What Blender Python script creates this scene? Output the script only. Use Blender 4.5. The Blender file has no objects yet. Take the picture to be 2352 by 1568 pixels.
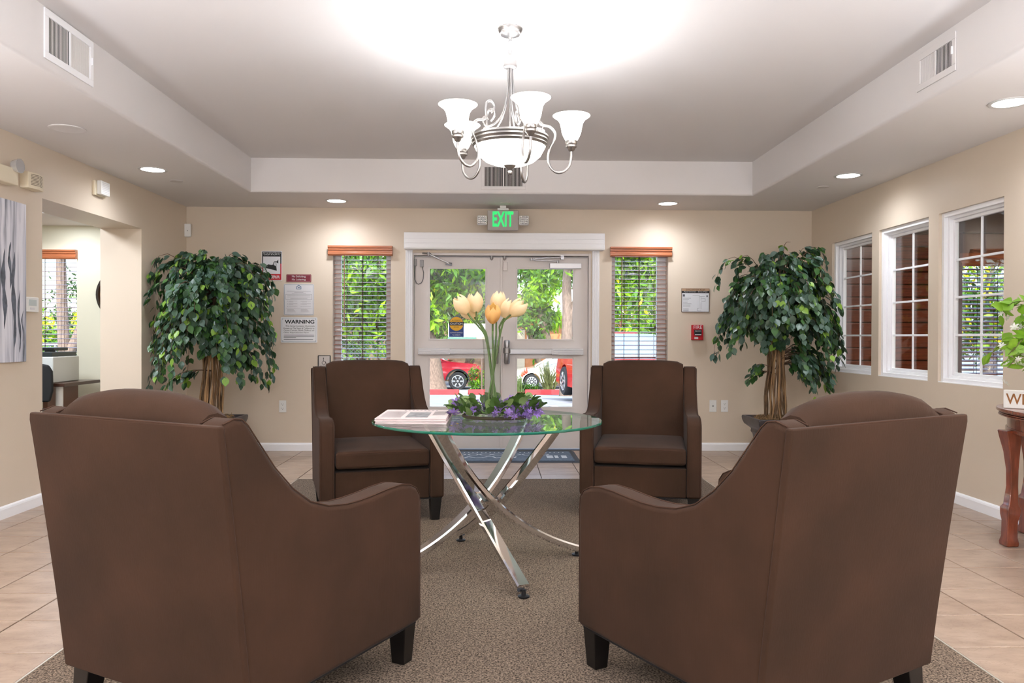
import bpy, math, random
import numpy as np
from mathutils import Vector, Matrix
rnd = random.Random(7)
SC = bpy.context.scene
COL = SC.collection
PI = math.pi
R = math.radians

# ------------------------------------------------------------ camera
cam_data = bpy.data.cameras.new('camera')
cam_data.sensor_width = 36.0
cam_data.lens = 1774.14 / 2352 * 36.0
cam_data.clip_start = 0.05
cam_data.clip_end = 400
cam = bpy.data.objects.new('camera', cam_data)
COL.objects.link(cam)
_yaw, _pit, _rol = 0.02297, -0.00626, 0.00311
_f = Vector((math.sin(_yaw)*math.cos(_pit), math.cos(_yaw)*math.cos(_pit), math.sin(_pit)))
_r = Vector((math.cos(_yaw), -math.sin(_yaw), 0))
_u = _r.cross(_f)
_r2 = _r*math.cos(_rol) + _u*math.sin(_rol)
_u2 = -_r*math.sin(_rol) + _u*math.cos(_rol)
cam.matrix_world = Matrix(((_r2.x, _u2.x, -_f.x, 0.0), (_r2.y, _u2.y, -_f.y, 0.0), (_r2.z, _u2.z, -_f.z, 1.15), (0, 0, 0, 1)))
SC.camera = cam

# ------------------------------------------------------------ world, sun, exposure
world = bpy.data.worlds.new('world'); SC.world = world; world.use_nodes = True
wn = world.node_tree.nodes; wl = world.node_tree.links; wn.clear()
sky = wn.new('ShaderNodeTexSky'); sky.sky_type = 'NISHITA'
sky.sun_disc = False; sky.sun_elevation = R(48); sky.sun_rotation = R(200); sky.air_density = 1.0; sky.dust_density = 2.5; sky.ozone_density = 1.0
bgn = wn.new('ShaderNodeBackground'); bgn.inputs['Strength'].default_value = 0.42
won = wn.new('ShaderNodeOutputWorld')
wl.new(sky.outputs[0], bgn.inputs[0]); wl.new(bgn.outputs[0], won.inputs[0])

def lamp(name, typ, loc, energy, color=(1, 1, 1), size=0.1, rot=(0, 0, 0), spread=None, spot=None, blend=0.5):
    l = bpy.data.lights.new(name, typ); l.energy = energy; l.color = color
    if typ == 'AREA':
        l.shape = 'DISK'; l.size = size
        if spread: l.spread = spread
    elif typ == 'SUN': l.angle = size
    else: l.shadow_soft_size = size
    if typ == 'SPOT': l.spot_size = spot; l.spot_blend = blend
    o = bpy.data.objects.new(name, l); COL.objects.link(o); o.location = loc; o.rotation_euler = rot
    return o
SUN = lamp('sun', 'SUN', (0, -20, 40), 4.0, (1.0, 0.96, 0.88), R(1.2), (R(42), 0, R(20)))
WARM = (1.0, 0.95, 0.90); COOL = (0.90, 0.955, 1.05)
P_DOWN = 21.0      # each recessed light
P_CHAND = 3.1      # each chandelier shade
P_BOWL = 1.5
SC.view_settings.view_transform = 'Standard'
SC.view_settings.look = 'None'
SC.view_settings.exposure = 1.0
SC.view_settings.gamma = 1.0
SC.view_settings.use_curve_mapping = False

# ------------------------------------------------------------ material helpers
def lin(c):
    return tuple(((v/255.0)/12.92 if v/255.0 <= 0.04045 else ((v/255.0+0.055)/1.055)**2.4) for v in c)
def mat(name, rgb, rough=0.6, metal=0.0, spec=0.5, var=None, bump=None, stretch=None, emis=None, sheen=0, coat=0, coord='Object', rgb2=None):
    """var=(scale, amount) colour mottling; bump=(scale, strength)"""
    m = bpy.data.materials.new(name); m.use_nodes = True
    nt = m.node_tree; N = nt.nodes; L = nt.links
    b = N['Principled BSDF']
    c = lin(rgb)
    b.inputs['Base Color'].default_value = (*c, 1)
    b.inputs['Roughness'].default_value = rough
    b.inputs['Metallic'].default_value = metal
    b.inputs['Specular IOR Level'].default_value = spec
    if sheen: b.inputs['Sheen Weight'].default_value = sheen; b.inputs['Sheen Roughness'].default_value = 0.4
    if coat: b.inputs['Coat Weight'].default_value = coat; b.inputs['Coat Roughness'].default_value = 0.05
    if emis: b.inputs['Emission Color'].default_value = (*lin(emis[0]), 1); b.inputs['Emission Strength'].default_value = emis[1]
    if var or bump:
        tc = N.new('ShaderNodeTexCoord'); mp = N.new('ShaderNodeMapping')
        L.new(tc.outputs[coord], mp.inputs[0])
        if stretch: mp.inputs['Scale'].default_value = stretch
    if var:
        n = N.new('ShaderNodeTexNoise'); n.inputs['Scale'].default_value = var[0]; n.inputs['Detail'].default_value = 6
        L.new(mp.outputs[0], n.inputs['Vector'])
        mx = N.new('ShaderNodeMix'); mx.data_type = 'RGBA'
        c2 = lin(rgb2) if rgb2 else tuple(v*(1-var[1]) for v in c)
        c1 = c if rgb2 else tuple(min(1, v*(1+var[1])) for v in c)
        mx.inputs[6].default_value = (*c1, 1); mx.inputs[7].default_value = (*c2, 1)
        rp = N.new('ShaderNodeMapRange'); rp.inputs[1].default_value = 0.32; rp.inputs[2].default_value = 0.68
        L.new(n.outputs[0], rp.inputs[0]); L.new(rp.outputs[0], mx.inputs[0]); L.new(mx.outputs[2], b.inputs['Base Color'])
    if bump:
        n2 = N.new('ShaderNodeTexNoise'); n2.inputs['Scale'].default_value = bump[0]; n2.inputs['Detail'].default_value = 4
        L.new(mp.outputs[0], n2.inputs['Vector'])
        bp = N.new('ShaderNodeBump'); bp.inputs['Strength'].default_value = bump[1]; bp.inputs['Distance'].default_value = 0.01
        L.new(n2.outputs[0], bp.inputs['Height']); L.new(bp.outputs[0], b.inputs['Normal'])
    return m
def glassmat(name, tint=(1, 1, 1), rough=0.0, base=0.04, ior=1.5):
    m = bpy.data.materials.new(name); m.use_nodes = True
    N = m.node_tree.nodes; L = m.node_tree.links; N.clear()
    t = N.new('ShaderNodeBsdfTransparent'); t.inputs[0].default_value = (*tint, 1)
    g = N.new('ShaderNodeBsdfGlossy'); g.inputs['Roughness'].default_value = rough
    fr = N.new('ShaderNodeFresnel'); ge = N.new('ShaderNodeNewGeometry'); mr = N.new('ShaderNodeMapRange')
    mr.inputs[3].default_value = ior; mr.inputs[4].default_value = 1/ior; L.new(ge.outputs['Backfacing'], mr.inputs[0]); L.new(mr.outputs[0], fr.inputs[0])
    mx = N.new('ShaderNodeMixShader'); o = N.new('ShaderNodeOutputMaterial')
    L.new(fr.outputs[0], mx.inputs[0]); L.new(t.outputs[0], mx.inputs[1]); L.new(g.outputs[0], mx.inputs[2]); L.new(mx.outputs[0], o.inputs[0])
    return m
def leafmat(name, rgb, trans=0.25, rough=0.45, rgb2=None, spec=0.5):
    m = mat(name, rgb, rough, spec=spec, var=(9, 0.35), rgb2=rgb2)
    N = m.node_tree.nodes; L = m.node_tree.links
    b = N['Principled BSDF']; o = N['Material Output']
    tr = N.new('ShaderNodeBsdfTranslucent')
    c = lin(rgb); tr.inputs[0].default_value = (min(1, c[0]*1.3), min(1, c[1]*1.3), c[2], 1)
    mx = N.new('ShaderNodeMixShader'); mx.inputs[0].default_value = trans
    L.new(b.outputs[0], mx.inputs[1]); L.new(tr.outputs[0], mx.inputs[2]); L.new(mx.outputs[0], o.inputs[0])
    return m

# ------------------------------------------------------------ mesh helpers
class MB:
    def __init__(s): s.v = []; s.f = []; s.m = []
    def add(s, vs, fs, mi=0):
        o = len(s.v); s.v += [tuple(p) for p in vs]
        s.f += [tuple(o+i for i in f) for f in fs]; s.m += [mi]*len(fs); return s
    def box(s, x0, x1, y0, y1, z0, z1, mi=0):
        return s.add([(x0, y0, z0), (x1, y0, z0), (x1, y1, z0), (x0, y1, z0), (x0, y0, z1), (x1, y0, z1), (x1, y1, z1), (x0, y1, z1)],
              [(0, 3, 2, 1), (4, 5, 6, 7), (0, 1, 5, 4), (1, 2, 6, 5), (2, 3, 7, 6), (3, 0, 4, 7)], mi)
    def frustum(s, c0, s0, c1, s1, mi=0):
        (x, y, z), (a, b) = c0, s0; (X, Y, Z), (A, B) = c1, s1
        return s.add([(x-a, y-b, z), (x+a, y-b, z), (x+a, y+b, z), (x-a, y+b, z), (X-A, Y-B, Z), (X+A, Y-B, Z), (X+A, Y+B, Z), (X-A, Y+B, Z)],
              [(0, 3, 2, 1), (4, 5, 6, 7), (0, 1, 5, 4), (1, 2, 6, 5), (2, 3, 7, 6), (3, 0, 4, 7)], mi)
    def prism(s, poly, a0, a1, axis='x', mi=0):
        """poly = list of 2D points; axis x: (y,z), y: (x,z), z: (x,y)"""
        n = len(poly)
        def p(q, a): return (a, q[0], q[1]) if axis == 'x' else ((q[0], a, q[1]) if axis == 'y' else (q[0], q[1], a))
        vs = [p(q, a0) for q in poly] + [p(q, a1) for q in poly]
        fs = [tuple(range(n))[::-1], tuple(range(n, 2*n))] + [(i, (i+1) % n, n+(i+1) % n, n+i) for i in range(n)]
        return s.add(vs, fs, mi)
    def lathe(s, prof, c=(0, 0, 0), n=24, cap=True, mi=0, axis='z'):
        vs = []; fs = []
        for r, z in prof:
            for i in range(n):
                a = 2*PI*i/n; x, y = r*math.cos(a), r*math.sin(a)
                if axis == 'z': vs.append((c[0]+x, c[1]+y, c[2]+z))
                elif axis == 'y': vs.append((c[0]+x, c[1]+z, c[2]+y))
                else: vs.append((c[0]+z, c[1]+x, c[2]+y))
        for k in range(len(prof)-1):
            for i in range(n):
                j = (i+1) % n; fs.append((k*n+i, k*n+j, (k+1)*n+j, (k+1)*n+i))
        if cap:
            fs.append(tuple(range(n))[::-1]); fs.append(tuple((len(prof)-1)*n+i for i in range(n)))
        return s.add(vs, fs, mi)
    def tube(s, path, r, n=8, mi=0, closed=False):
        P = [Vector(p) for p in path]; m = len(P)
        rr = r if isinstance(r, (list, tuple)) else [r]*m
        up = Vector((0.13, 0.21, 0.97)).normalized(); vs = []; fs = []
        for i in range(m):
            if closed: t = P[(i+1) % m]-P[i-1]
            else: t = P[min(i+1, m-1)]-P[max(i-1, 0)]
            if t.length < 1e-9: t = Vector((0, 0, 1))
            t.normalize()
            u = up - t*up.dot(t)
            if u.length < 1e-3: u = Vector((1, 0, 0)) - t*t.x
            u.normalize(); up = u; w = t.cross(u)
            for k in range(n):
                a = 2*PI*k/n; vs.append(P[i]+(u*math.cos(a)+w*math.sin(a))*rr[i])
        for i in range(m if closed else m-1):
            j = (i+1) % m
            for k in range(n):
                l = (k+1) % n; fs.append((i*n+k, i*n+l, j*n+l, j*n+k))
        if not closed: fs.append(tuple(range(n))[::-1]); fs.append(tuple((m-1)*n+k for k in range(n)))
        return s.add(vs, fs, mi)
    def bar(s, path, w, h, side=None, mi=0):
        """flat bar with rectangular section: w along horizontal side dir, h perpendicular"""
        P = [Vector(p) for p in path]; m = len(P); vs = []; fs = []
        for i in range(m):
            t = (P[min(i+1, m-1)]-P[max(i-1, 0)]).normalized()
            sd = Vector(side) if side else t.cross(Vector((0, 0, 1)))
            sd = (sd - t*sd.dot(t)).normalized(); nn = sd.cross(t)
            for a, b in ((-1, -.55), (-.8, -1), (.8, -1), (1, -.55), (1, .55), (.8, 1), (-.8, 1), (-1, .55)):
                vs.append(P[i]+sd*(a*w/2)+nn*(b*h/2))
        for i in range(m-1):
            for k in range(8):
                l = (k+1) % 8; fs.append((i*8+k, i*8+l, (i+1)*8+l, (i+1)*8+k))
        fs.append(tuple(range(8))[::-1]); fs.append(tuple((m-1)*8+k for k in range(8)))
        return s.add(vs, fs, mi)
    def build(s, name, mats, parent=None, smooth=None, bevel=None, seg=2, loc=None):
        me = bpy.data.meshes.new(name); me.from_pydata(s.v, [], s.f)
        mats = mats if isinstance(mats, (list, tuple)) else [mats]
        for q in mats: me.materials.append(q)
        if len(mats) > 1: me.polygons.foreach_set('material_index', s.m)
        me.validate(); me.update()
        import bmesh
        bm = bmesh.new(); bm.from_mesh(me)
        if len(s.f) < 4000: bmesh.ops.recalc_face_normals(bm, faces=bm.faces)
        bm.to_mesh(me); bm.free()
        if smooth is not None:
            me.shade_smooth(); me.set_sharp_from_angle(angle=R(smooth))
        o = bpy.data.objects.new(name, me); COL.objects.link(o)
        if parent: o.parent = parent
        if loc is not None: o.location = loc
        if bevel:
            b = o.modifiers.new('bevel', 'BEVEL'); b.width = bevel; b.segments = seg; b.limit_method = 'ANGLE'; b.angle_limit = R(40)
            if smooth is None:
                me.shade_smooth(); b.harden_normals = True
        return o
def thing(name, label, cat, loc=(0, 0, 0), rz=0, group=None):
    o = bpy.data.objects.new(name, None); COL.objects.link(o); o.empty_display_size = 0.1
    o.location = loc; o.rotation_euler = (0, 0, rz); o['label'] = label; o['category'] = cat
    if group: o['group'] = group
    return o
def tag(o, label, cat, group=None, kind=None):
    o['label'] = label; o['category'] = cat
    if group: o['group'] = group
    if kind: o['kind'] = kind
    return o
def struct(o): o['kind'] = 'structure'; return o
def box(name, x0, x1, y0, y1, z0, z1, m, parent=None, bevel=None, seg=2):
    return MB().box(x0, x1, y0, y1, z0, z1).build(name, m, parent, bevel=bevel, seg=seg)
def copy_tree(o, parent=None):
    c = o.copy(); COL.objects.link(c)
    if parent: c.parent = parent
    for ch in list(o.children): copy_tree(ch, c)
    return c
def text(s, w, h, m, parent, c, name='lettering', plane='xz', flip=False, depth=0.0006, spacing=1.0, bold=0.0):
    """flat lettering fitted to w x h, centred on c; plane xz faces -y; xy faces +z; 'yz' faces -x"""
    cu = bpy.data.curves.new('t', 'FONT'); cu.body = s; cu.size = 1; cu.resolution_u = 3; cu.space_character = spacing; cu.offset = bold
    to = bpy.data.objects.new('t', cu); COL.objects.link(to)
    dg = bpy.context.evaluated_depsgraph_get(); me = bpy.data.meshes.new_from_object(to.evaluated_get(dg))
    bpy.data.objects.remove(to); bpy.data.curves.remove(cu)
    vs = np.array([v.co[:] for v in me.vertices]); mn = vs.min(0); mx = vs.max(0)
    sx = w/(mx[0]-mn[0]); sy = h/(mx[1]-mn[1]) if h else sx
    X = (vs[:, 0]-(mn[0]+mx[0])/2)*sx; Y = (vs[:, 1]-(mn[1]+mx[1])/2)*sy
    if flip: X = -X; Y = -Y
    for i, v in enumerate(me.vertices):
        if plane == 'xz': v.co = (c[0]+X[i], c[1], c[2]+Y[i])
        elif plane == 'xy': v.co = (c[0]+X[i], c[1]+Y[i], c[2])
        else: v.co = (c[0], c[1]-X[i], c[2]+Y[i])
    me.materials.clear(); me.materials.append(m); me.name = name
    o = bpy.data.objects.new(name, me); COL.objects.link(o); o.parent = parent
    return o

# ------------------------------------------------------------ materials
WALL = mat('wall_paint', (216, 201, 182), 0.42, spec=0.35, bump=(60, 0.03))
WALLP = mat('office_paint', (225, 221, 200), 0.5, spec=0.3)
CEIL = mat('ceiling_paint', (224, 220, 218), 0.65, spec=0.3, bump=(40, 0.03))
TRIM = mat('white_trim_paint', (247, 247, 249), 0.35)
WHITE = mat('white_plastic', (235, 235, 232), 0.4)
IVORY = mat('ivory_plastic', (228, 216, 190), 0.45)
DOORG = mat('door_grey_paint', (222, 215, 211), 0.4)
ALU = mat('brushed_aluminium', (168, 168, 171), 0.32, 1.0, bump=(30, 0.03))
NICK = mat('brushed_nickel', (168, 166, 165), 0.34, 1.0)
CHROME = mat('polished_chrome', (225, 225, 228), 0.07, 1.0)
BLACK = mat('black_plastic', (22, 22, 24), 0.45)
LEGB = mat('black_lacquered_wood', (14, 12, 12), 0.35)
PANE = glassmat('window_glass', (0.97, 0.985, 0.975), 0.0)
VASEG = glassmat('vase_glass', (0.965, 0.985, 0.975), 0.0, ior=1.5)
TABLEG = glassmat('table_glass', (0.86, 0.95, 0.91), 0.0, ior=1.6)
TABLEE = mat('green_glass_edge', (30, 110, 90), 0.08, spec=0.8)
DKGLASS = mat('dark_glass', (20, 24, 28), 0.05, spec=0.8)
BLINDW = mat('reddish_brown_blind_wood', (150, 96, 76), 0.3, var=(6, 0.2), stretch=(1, 12, 12), coat=0.5)
VALW = mat('valance_wood', (176, 104, 66), 0.28, var=(5, 0.18), stretch=(1, 14, 14), coat=0.3)
CORD = mat('blind_cord', (70, 50, 42), 0.8)
PANELW = mat('red_wood_plank', (128, 62, 38), 0.3, var=(4, 0.35), stretch=(1.2, 10, 14), coat=0.2)
CONSW = mat('cherry_wood', (122, 58, 36), 0.22, var=(5, 0.3), stretch=(8, 8, 1.5), coat=0.5)
BLK = mat('sign_black', (18, 20, 22), 0.5)
RED = mat('sign_red', (196, 18, 36), 0.5)
SIGNW = mat('sign_white', (232, 232, 234), 0.4)
SIGNL = mat('sign_pale_grey', (222, 220, 222), 0.4)
MAROON = mat('sign_maroon', (122, 28, 48), 0.4)
INK = mat('sign_grey_ink', (110, 112, 118), 0.6)
INKB = mat('sign_blue_ink', (70, 110, 140), 0.6)
ASPH = mat('asphalt', (128, 133, 140), 0.9, var=(3, 0.12), bump=(120, 0.2))
CONC = mat('concrete', (196, 192, 186), 0.9, var=(2, 0.1))
CURBR = mat('red_painted_curb', (204, 52, 56), 0.7, var=(6, 0.12))
MULCH = mat('brown_mulch', (120, 78, 56), 0.95, var=(20, 0.4), bump=(60, 0.8))
BARK = mat('tree_bark', (116, 100, 90), 0.9, var=(8, 0.3), bump=(18, 0.8), stretch=(4, 4, 1))
LINEW = mat('road_paint_white', (238, 238, 240), 0.8)

def fabric(name, rgb, rgb2):
    m = mat(name, rgb, 0.95, spec=0.08, sheen=0.06, var=(3.2, 0.2), rgb2=rgb2)
    N = m.node_tree.nodes; L = m.node_tree.links; b = N['Principled BSDF']
    tc = N.new('ShaderNodeTexCoord'); mp = N.new('ShaderNodeMapping'); mp.inputs['Scale'].default_value = (260, 260, 14)
    n = N.new('ShaderNodeTexNoise'); n.inputs['Scale'].default_value = 1.0; n.inputs['Detail'].default_value = 3
    bp = N.new('ShaderNodeBump'); bp.inputs['Strength'].default_value = 0.35; bp.inputs['Distance'].default_value = 0.002
    L.new(tc.outputs['Object'], mp.inputs[0]); L.new(mp.outputs[0], n.inputs['Vector']); L.new(n.outputs[0], bp.inputs['Height']); L.new(bp.outputs[0], b.inputs['Normal'])
    return m
FAB = fabric('brown_microfibre', (71, 51, 40), (58, 43, 34))
WELT = mat('brown_welt', (74, 54, 44), 0.95, spec=.1)
DARKF = mat('black_dust_cloth', (26, 22, 22), 0.95)

def tilemat():
    m = bpy.data.materials.new('travertine_look_tile'); m.use_nodes = True
    N = m.node_tree.nodes; L = m.node_tree.links; b = N['Principled BSDF']
    tc = N.new('ShaderNodeTexCoord'); oi = N.new('ShaderNodeObjectInfo')
    ml = N.new('ShaderNodeMath'); ml.operation = 'MULTIPLY'; ml.inputs[1].default_value = 97.0
    L.new(oi.outputs['Random'], ml.inputs[0])
    cb = N.new('ShaderNodeCombineXYZ'); L.new(ml.outputs[0], cb.inputs[0]); L.new(ml.outputs[0], cb.inputs[2])
    va = N.new('ShaderNodeVectorMath'); L.new(tc.outputs['Object'], va.inputs[0]); L.new(cb.outputs[0], va.inputs[1])
    n = N.new('ShaderNodeTexNoise'); n.inputs['Scale'].default_value = 6.5; n.inputs['Detail'].default_value = 7; n.inputs['Roughness'].default_value = 0.6
    mp = N.new('ShaderNodeMapping'); mp.inputs['Scale'].default_value = (1, 2.2, 1)
    L.new(va.outputs[0], mp.inputs[0]); L.new(mp.outputs[0], n.inputs['Vector'])
    cr = N.new('ShaderNodeValToRGB'); e = cr.color_ramp.elements
    e[0].position = 0.3; e[0].color = (*lin((152, 129, 111)), 1); e[1].position = 0.7; e[1].color = (*lin((182, 161, 142)), 1)
    L.new(n.outputs[0], cr.inputs[0])
    n3 = N.new('ShaderNodeTexNoise'); n3.inputs['Scale'].default_value = 9; n3.inputs['Detail'].default_value = 9; n3.inputs['Distortion'].default_value = 1.2
    L.new(mp.outputs[0], n3.inputs['Vector'])
    cr2 = N.new('ShaderNodeValToRGB'); q = cr2.color_ramp.elements
    q[0].position = 0.485; q[0].color = (1, 1, 1, 1); q[1].position = 0.5; q[1].color = (0.66, 0.58, 0.52, 1)
    q2 = cr2.color_ramp.elements.new(0.515); q2.color = (1, 1, 1, 1)
    L.new(n3.outputs[0], cr2.inputs[0])
    mx = N.new('ShaderNodeMix'); mx.data_type = 'RGBA'; mx.blend_type = 'MULTIPLY'; mx.inputs[0].default_value = 0.45
    L.new(cr.outputs[0], mx.inputs[6]); L.new(cr2.outputs[0], mx.inputs[7])
    L.new(mx.outputs[2], b.inputs['Base Color']); b.inputs['Roughness'].default_value = 0.32
    bp = N.new('ShaderNodeBump'); bp.inputs['Strength'].default_value = 0.12; bp.inputs['Distance'].default_value = 0.004
    L.new(n3.outputs[0], bp.inputs['Height']); L.new(bp.outputs[0], b.inputs['Normal'])
    return m
TILE = tilemat()
GROUT = mat('dark_grout', (84, 70, 60), 0.9)
def carpetmat():
    m = mat('loop_pile_carpet', (120, 108, 98), 0.95, spec=0.1)
    N = m.node_tree.nodes; L = m.node_tree.links; b = N['Principled BSDF']
    tc = N.new('ShaderNodeTexCoord')
    vo = N.new('ShaderNodeTexVoronoi'); vo.inputs['Scale'].default_value = 210
    n = N.new('ShaderNodeTexNoise'); n.inputs['Scale'].default_value = 150; n.inputs['Detail'].default_value = 3
    L.new(tc.outputs['Object'], vo.inputs['Vector']); L.new(tc.outputs['Object'], n.inputs['Vector'])
    cr = N.new('ShaderNodeValToRGB'); e = cr.color_ramp.elements
    e[0].position = 0.36; e[0].color = (*lin((62, 53, 45)), 1); e[1].position = 0.64; e[1].color = (*lin((152, 134, 117)), 1)
    L.new(n.outputs[0], cr.inputs[0]); L.new(cr.outputs[0], b.inputs['Base Color'])
    bp = N.new('ShaderNodeBump'); bp.inputs['Strength'].default_value = 0.6; bp.inputs['Distance'].default_value = 0.003
    L.new(vo.outputs[0], bp.inputs['Height']); L.new(bp.outputs[0], b.inputs['Normal'])
    return m
CARPET = carpetmat()
# ------------------------------------------------------------ room shell
XL, XR, YB, YF, ZC, ZT = -3.073, 3.223, 7.785, -3.5, 2.435, 2.741
TL, TR, TB, TF = -2.179, 2.338, 6.968, -2.2
WT = 0.16
def slabs_wall(name, axis, p0, p1, a0, a1, z0, z1, holes, m):
    """wall with rectangular holes; axis 'y' = wall in XZ plane between y p0..p1; holes = [(a0,a1,z0,z1)]"""
    mb = MB(); cuts = sorted(set([a0, a1]+[h[0] for h in holes]+[h[1] for h in holes]))
    for u0, u1 in zip(cuts[:-1], cuts[1:]):
        hs = [h for h in holes if h[0] <= u0+1e-6 and h[1] >= u1-1e-6]
        segs = [(z0, z1)]
        for h in hs:
            ns = []
            for s0, s1 in segs:
                if h[2] > s0: ns.append((s0, min(s1, h[2])))
                if h[3] < s1: ns.append((max(s0, h[3]), s1))
            segs = ns
        for s0, s1 in segs:
            if s1-s0 > 1e-5:
                if axis == 'y': mb.box(u0, u1, p0, p1, s0, s1)
                else: mb.box(p0, p1, u0, u1, s0, s1)
    return struct(mb.build(name, m))
WA = (-1.62, -1.04, 0.74, 2.035); WB = (1.185, 1.757, 0.74, 2.045)
slabs_wall('wall_back', 'y', YB, YB+WT, XL-0.3, XR+0.14, -0.02, ZC+0.4, [WA, WB, (-0.84, 0.975, -0.02, 1.99)], WALL)
mbw = MB().box(XL-0.354, XL, YF, 5.325, -0.02, ZC).box(XL-0.354, XL, 6.802, YB, -0.02, ZC).box(XL-0.354, XL, 5.325, 6.802, 2.08, ZC)
struct(mbw.build('wall_left', WALL))
SIDEH = [(6.53, 7.31), (5.67, 6.41), (4.82, 5.54)]
slabs_wall('wall_right', 'x', XR, XR+0.14, YF, YB, -0.02, ZC, [(a, b, 0.83, 2.05) for a, b in SIDEH], WALL)
struct(box('wall_rear', XL-0.3, XR+0.3, YF-0.15, YF, -0.02, ZC+0.4, WALL))

# ceiling: soffit ring, bullnosed edge, raised tray
def ceiling():
    mb = MB(); rings = []
    def ring(x0, x1, y0, y1, z): rings.append([(x0, y0, z), (x1, y0, z), (x1, y1, z), (x0, y1, z)])
    ring(XL-0.02, XR+0.02, YF, YB+0.02, ZC)
    r = 0.022
    for k in range(6):
        a = (k/5)*PI/2; d = r*(1-math.sin(a)); z = ZC+r*(1-math.cos(a))
        ring(TL-d, TR+d, TF-d, TB+d, z)
    ring(TL, TR, TF, TB, ZT)
    vs = sum(rings, []); fs = []
    for k in range(len(rings)-1):
        for i in range(4):
            j = (i+1) % 4; fs.append((k*4+i, k*4+j, (k+1)*4+j, (k+1)*4+i))
    fs.append(tuple((len(rings)-1)*4+i for i in range(4)))
    mb.add(vs, fs)
    return struct(mb.build('ceiling', CEIL, smooth=35))
ceiling()
struct(box('roof', -7.6, 7.6, -4.2, 8.5, 2.95, 3.1, CONC))

# floor
G0, TS, T0 = 2.360, 0.3285, 4.797
CX0, CX1, CY1 = G0-12*TS, G0-2*TS, 6.245
floor = struct(MB().box(XL-0.36, XR+0.15, YF, YB+0.16, -0.06, -0.004).build('floor', GROUT))
J = 0.0065
tme = None; tiles_mesh = {}
def tile(x0, x1, y0, y1):
    w, d = round(x1-x0-J, 4), round(y1-y0-J, 4)
    if w < 0.02 or d < 0.02: return
    key = (w, d)
    if key not in tiles_mesh:
        b = 0.0016; m = MB()
        m.add([(-w/2, -d/2, -0.006), (w/2, -d/2, -0.006), (w/2, d/2, -0.006), (-w/2, d/2, -0.006),
               (-w/2, -d/2, -b), (w/2, -d/2, -b), (w/2, d/2, -b), (-w/2, d/2, -b),
               (-w/2+b, -d/2+b, 0), (w/2-b, -d/2+b, 0), (w/2-b, d/2-b, 0), (-w/2+b, d/2-b, 0)],
              [(0, 1, 5, 4), (1, 2, 6, 5), (2, 3, 7, 6), (3, 0, 4, 7), (4, 5, 9, 8), (5, 6, 10, 9), (6, 7, 11, 10), (7, 4, 8, 11), (8, 9, 10, 11)])
        o = m.build('floor_tile', TILE, floor); tiles_mesh[key] = o.data
    else:
        o = bpy.data.objects.new('floor_tile', tiles_mesh[key]); COL.objects.link(o); o.parent = floor
    o.location = ((x0+x1)/2, (y0+y1)/2, 0)
xs = [XL] + [G0-k*TS for k in range(16, -1, -1) if G0-k*TS > XL+0.01] + [G0+TS, G0+2*TS, XR]
ys = [T0+k*TS for k in range(-25, 10)]
ys = [YF]+[y for y in ys if YF+0.01 < y < YB-0.02]+[YB-0.002]
rest = MB()
for i in range(len(xs)-1):
    for j in range(len(ys)-1):
        x0, x1, y0, y1 = xs[i], xs[i+1], ys[j], ys[j+1]
        if x0 > CX0-0.01 and x1 < CX1+0.01:
            if y1 <= CY1: continue
            y0 = max(y0, CY1)
        if y0 > 2.1: tile(x0, x1, y0, y1)
        else: rest.box(x0+J/2, x1-J/2, y0+J/2, y1-J/2, -0.006, 0)
ro = rest.build('floor_tile', TILE, floor); ro['kind'] = 'stuff'
rug = tag(MB().box(CX0+0.008, CX1-0.008, YF+0.02, CY1-0.008, -0.004, 0.001).build('carpet', CARPET), 'brown and grey speckled loop carpet set into the tiled floor', 'carpet')
STRIPM = mat('pale_metal_strip', (214, 208, 196), 0.35, 0.6)
MB().box(CX0, CX0+0.008, YF, CY1, -0.004, 0.002).box(CX1-0.008, CX1, YF, CY1, -0.004, 0.002).box(CX0, CX1, CY1-0.008, CY1, -0.004, 0.002).build('edge_strip', STRIPM, rug)

# baseboards
def baseboard(name, path, nrm):
    mb = MB(); (x0, y0), (x1, y1) = path
    prof = [(0, 0.0005), (0.014, 0.0005), (0.014, 0.06), (0.011, 0.071), (0.005, 0.078), (0, 0.08)]
    vs = [(x0+nrm[0]*p, y0+nrm[1]*p, z) for p, z in prof]+[(x1+nrm[0]*p, y1+nrm[1]*p, z) for p, z in prof]
    n = len(prof)
    mb.add(vs, [tuple(range(n)), tuple(range(n, 2*n))]+[(i, (i+1) % n, n+(i+1) % n, n+i) for i in range(n)])
    return struct(mb.build(name, TRIM))
baseboard('baseboard_back', ((XL+0.014, YB), (-0.905, YB)), (0, -1))
baseboard('baseboard_back', ((1.06, YB), (XR-0.014, YB)), (0, -1))
baseboard('baseboard_left', ((XL, YF), (XL, 5.325)), (1, 0))
baseboard('baseboard_left', ((XL, 6.802), (XL, YB)), (1, 0))
baseboard('baseboard_right', ((XR, YF), (XR, YB)), (-1, 0))

# ------------------------------------------------------------ office beyond the left opening
struct(box('floor_office', -6.2, XL-0.36, 2.5, YB, -0.06, 0, mat('office_carpet', (120, 108, 98), 0.95)))
OW = (-4.86, -4.152, 0.885, 2.0)
slabs_wall('wall_office_back', 'y', YB, YB+WT, -6.2, XL-0.3, -0.02, ZC+0.4, [OW], WALLP)
struct(box('wall_office_left', -6.35, -6.2, 2.5, YB+0.16, -0.02, 2.8, WALLP))
struct(box('wall_office_front', -6.35, XL-0.354, 2.35, 2.5, -0.02, 2.8, WALLP))
struct(MB().box(-6.2, XL-0.354, 7.0, YB, 2.24, 2.7).box(-6.2, XL-0.354, 2.5, 7.0, 2.6, 2.7).build('ceiling_office', CEIL))
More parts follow.
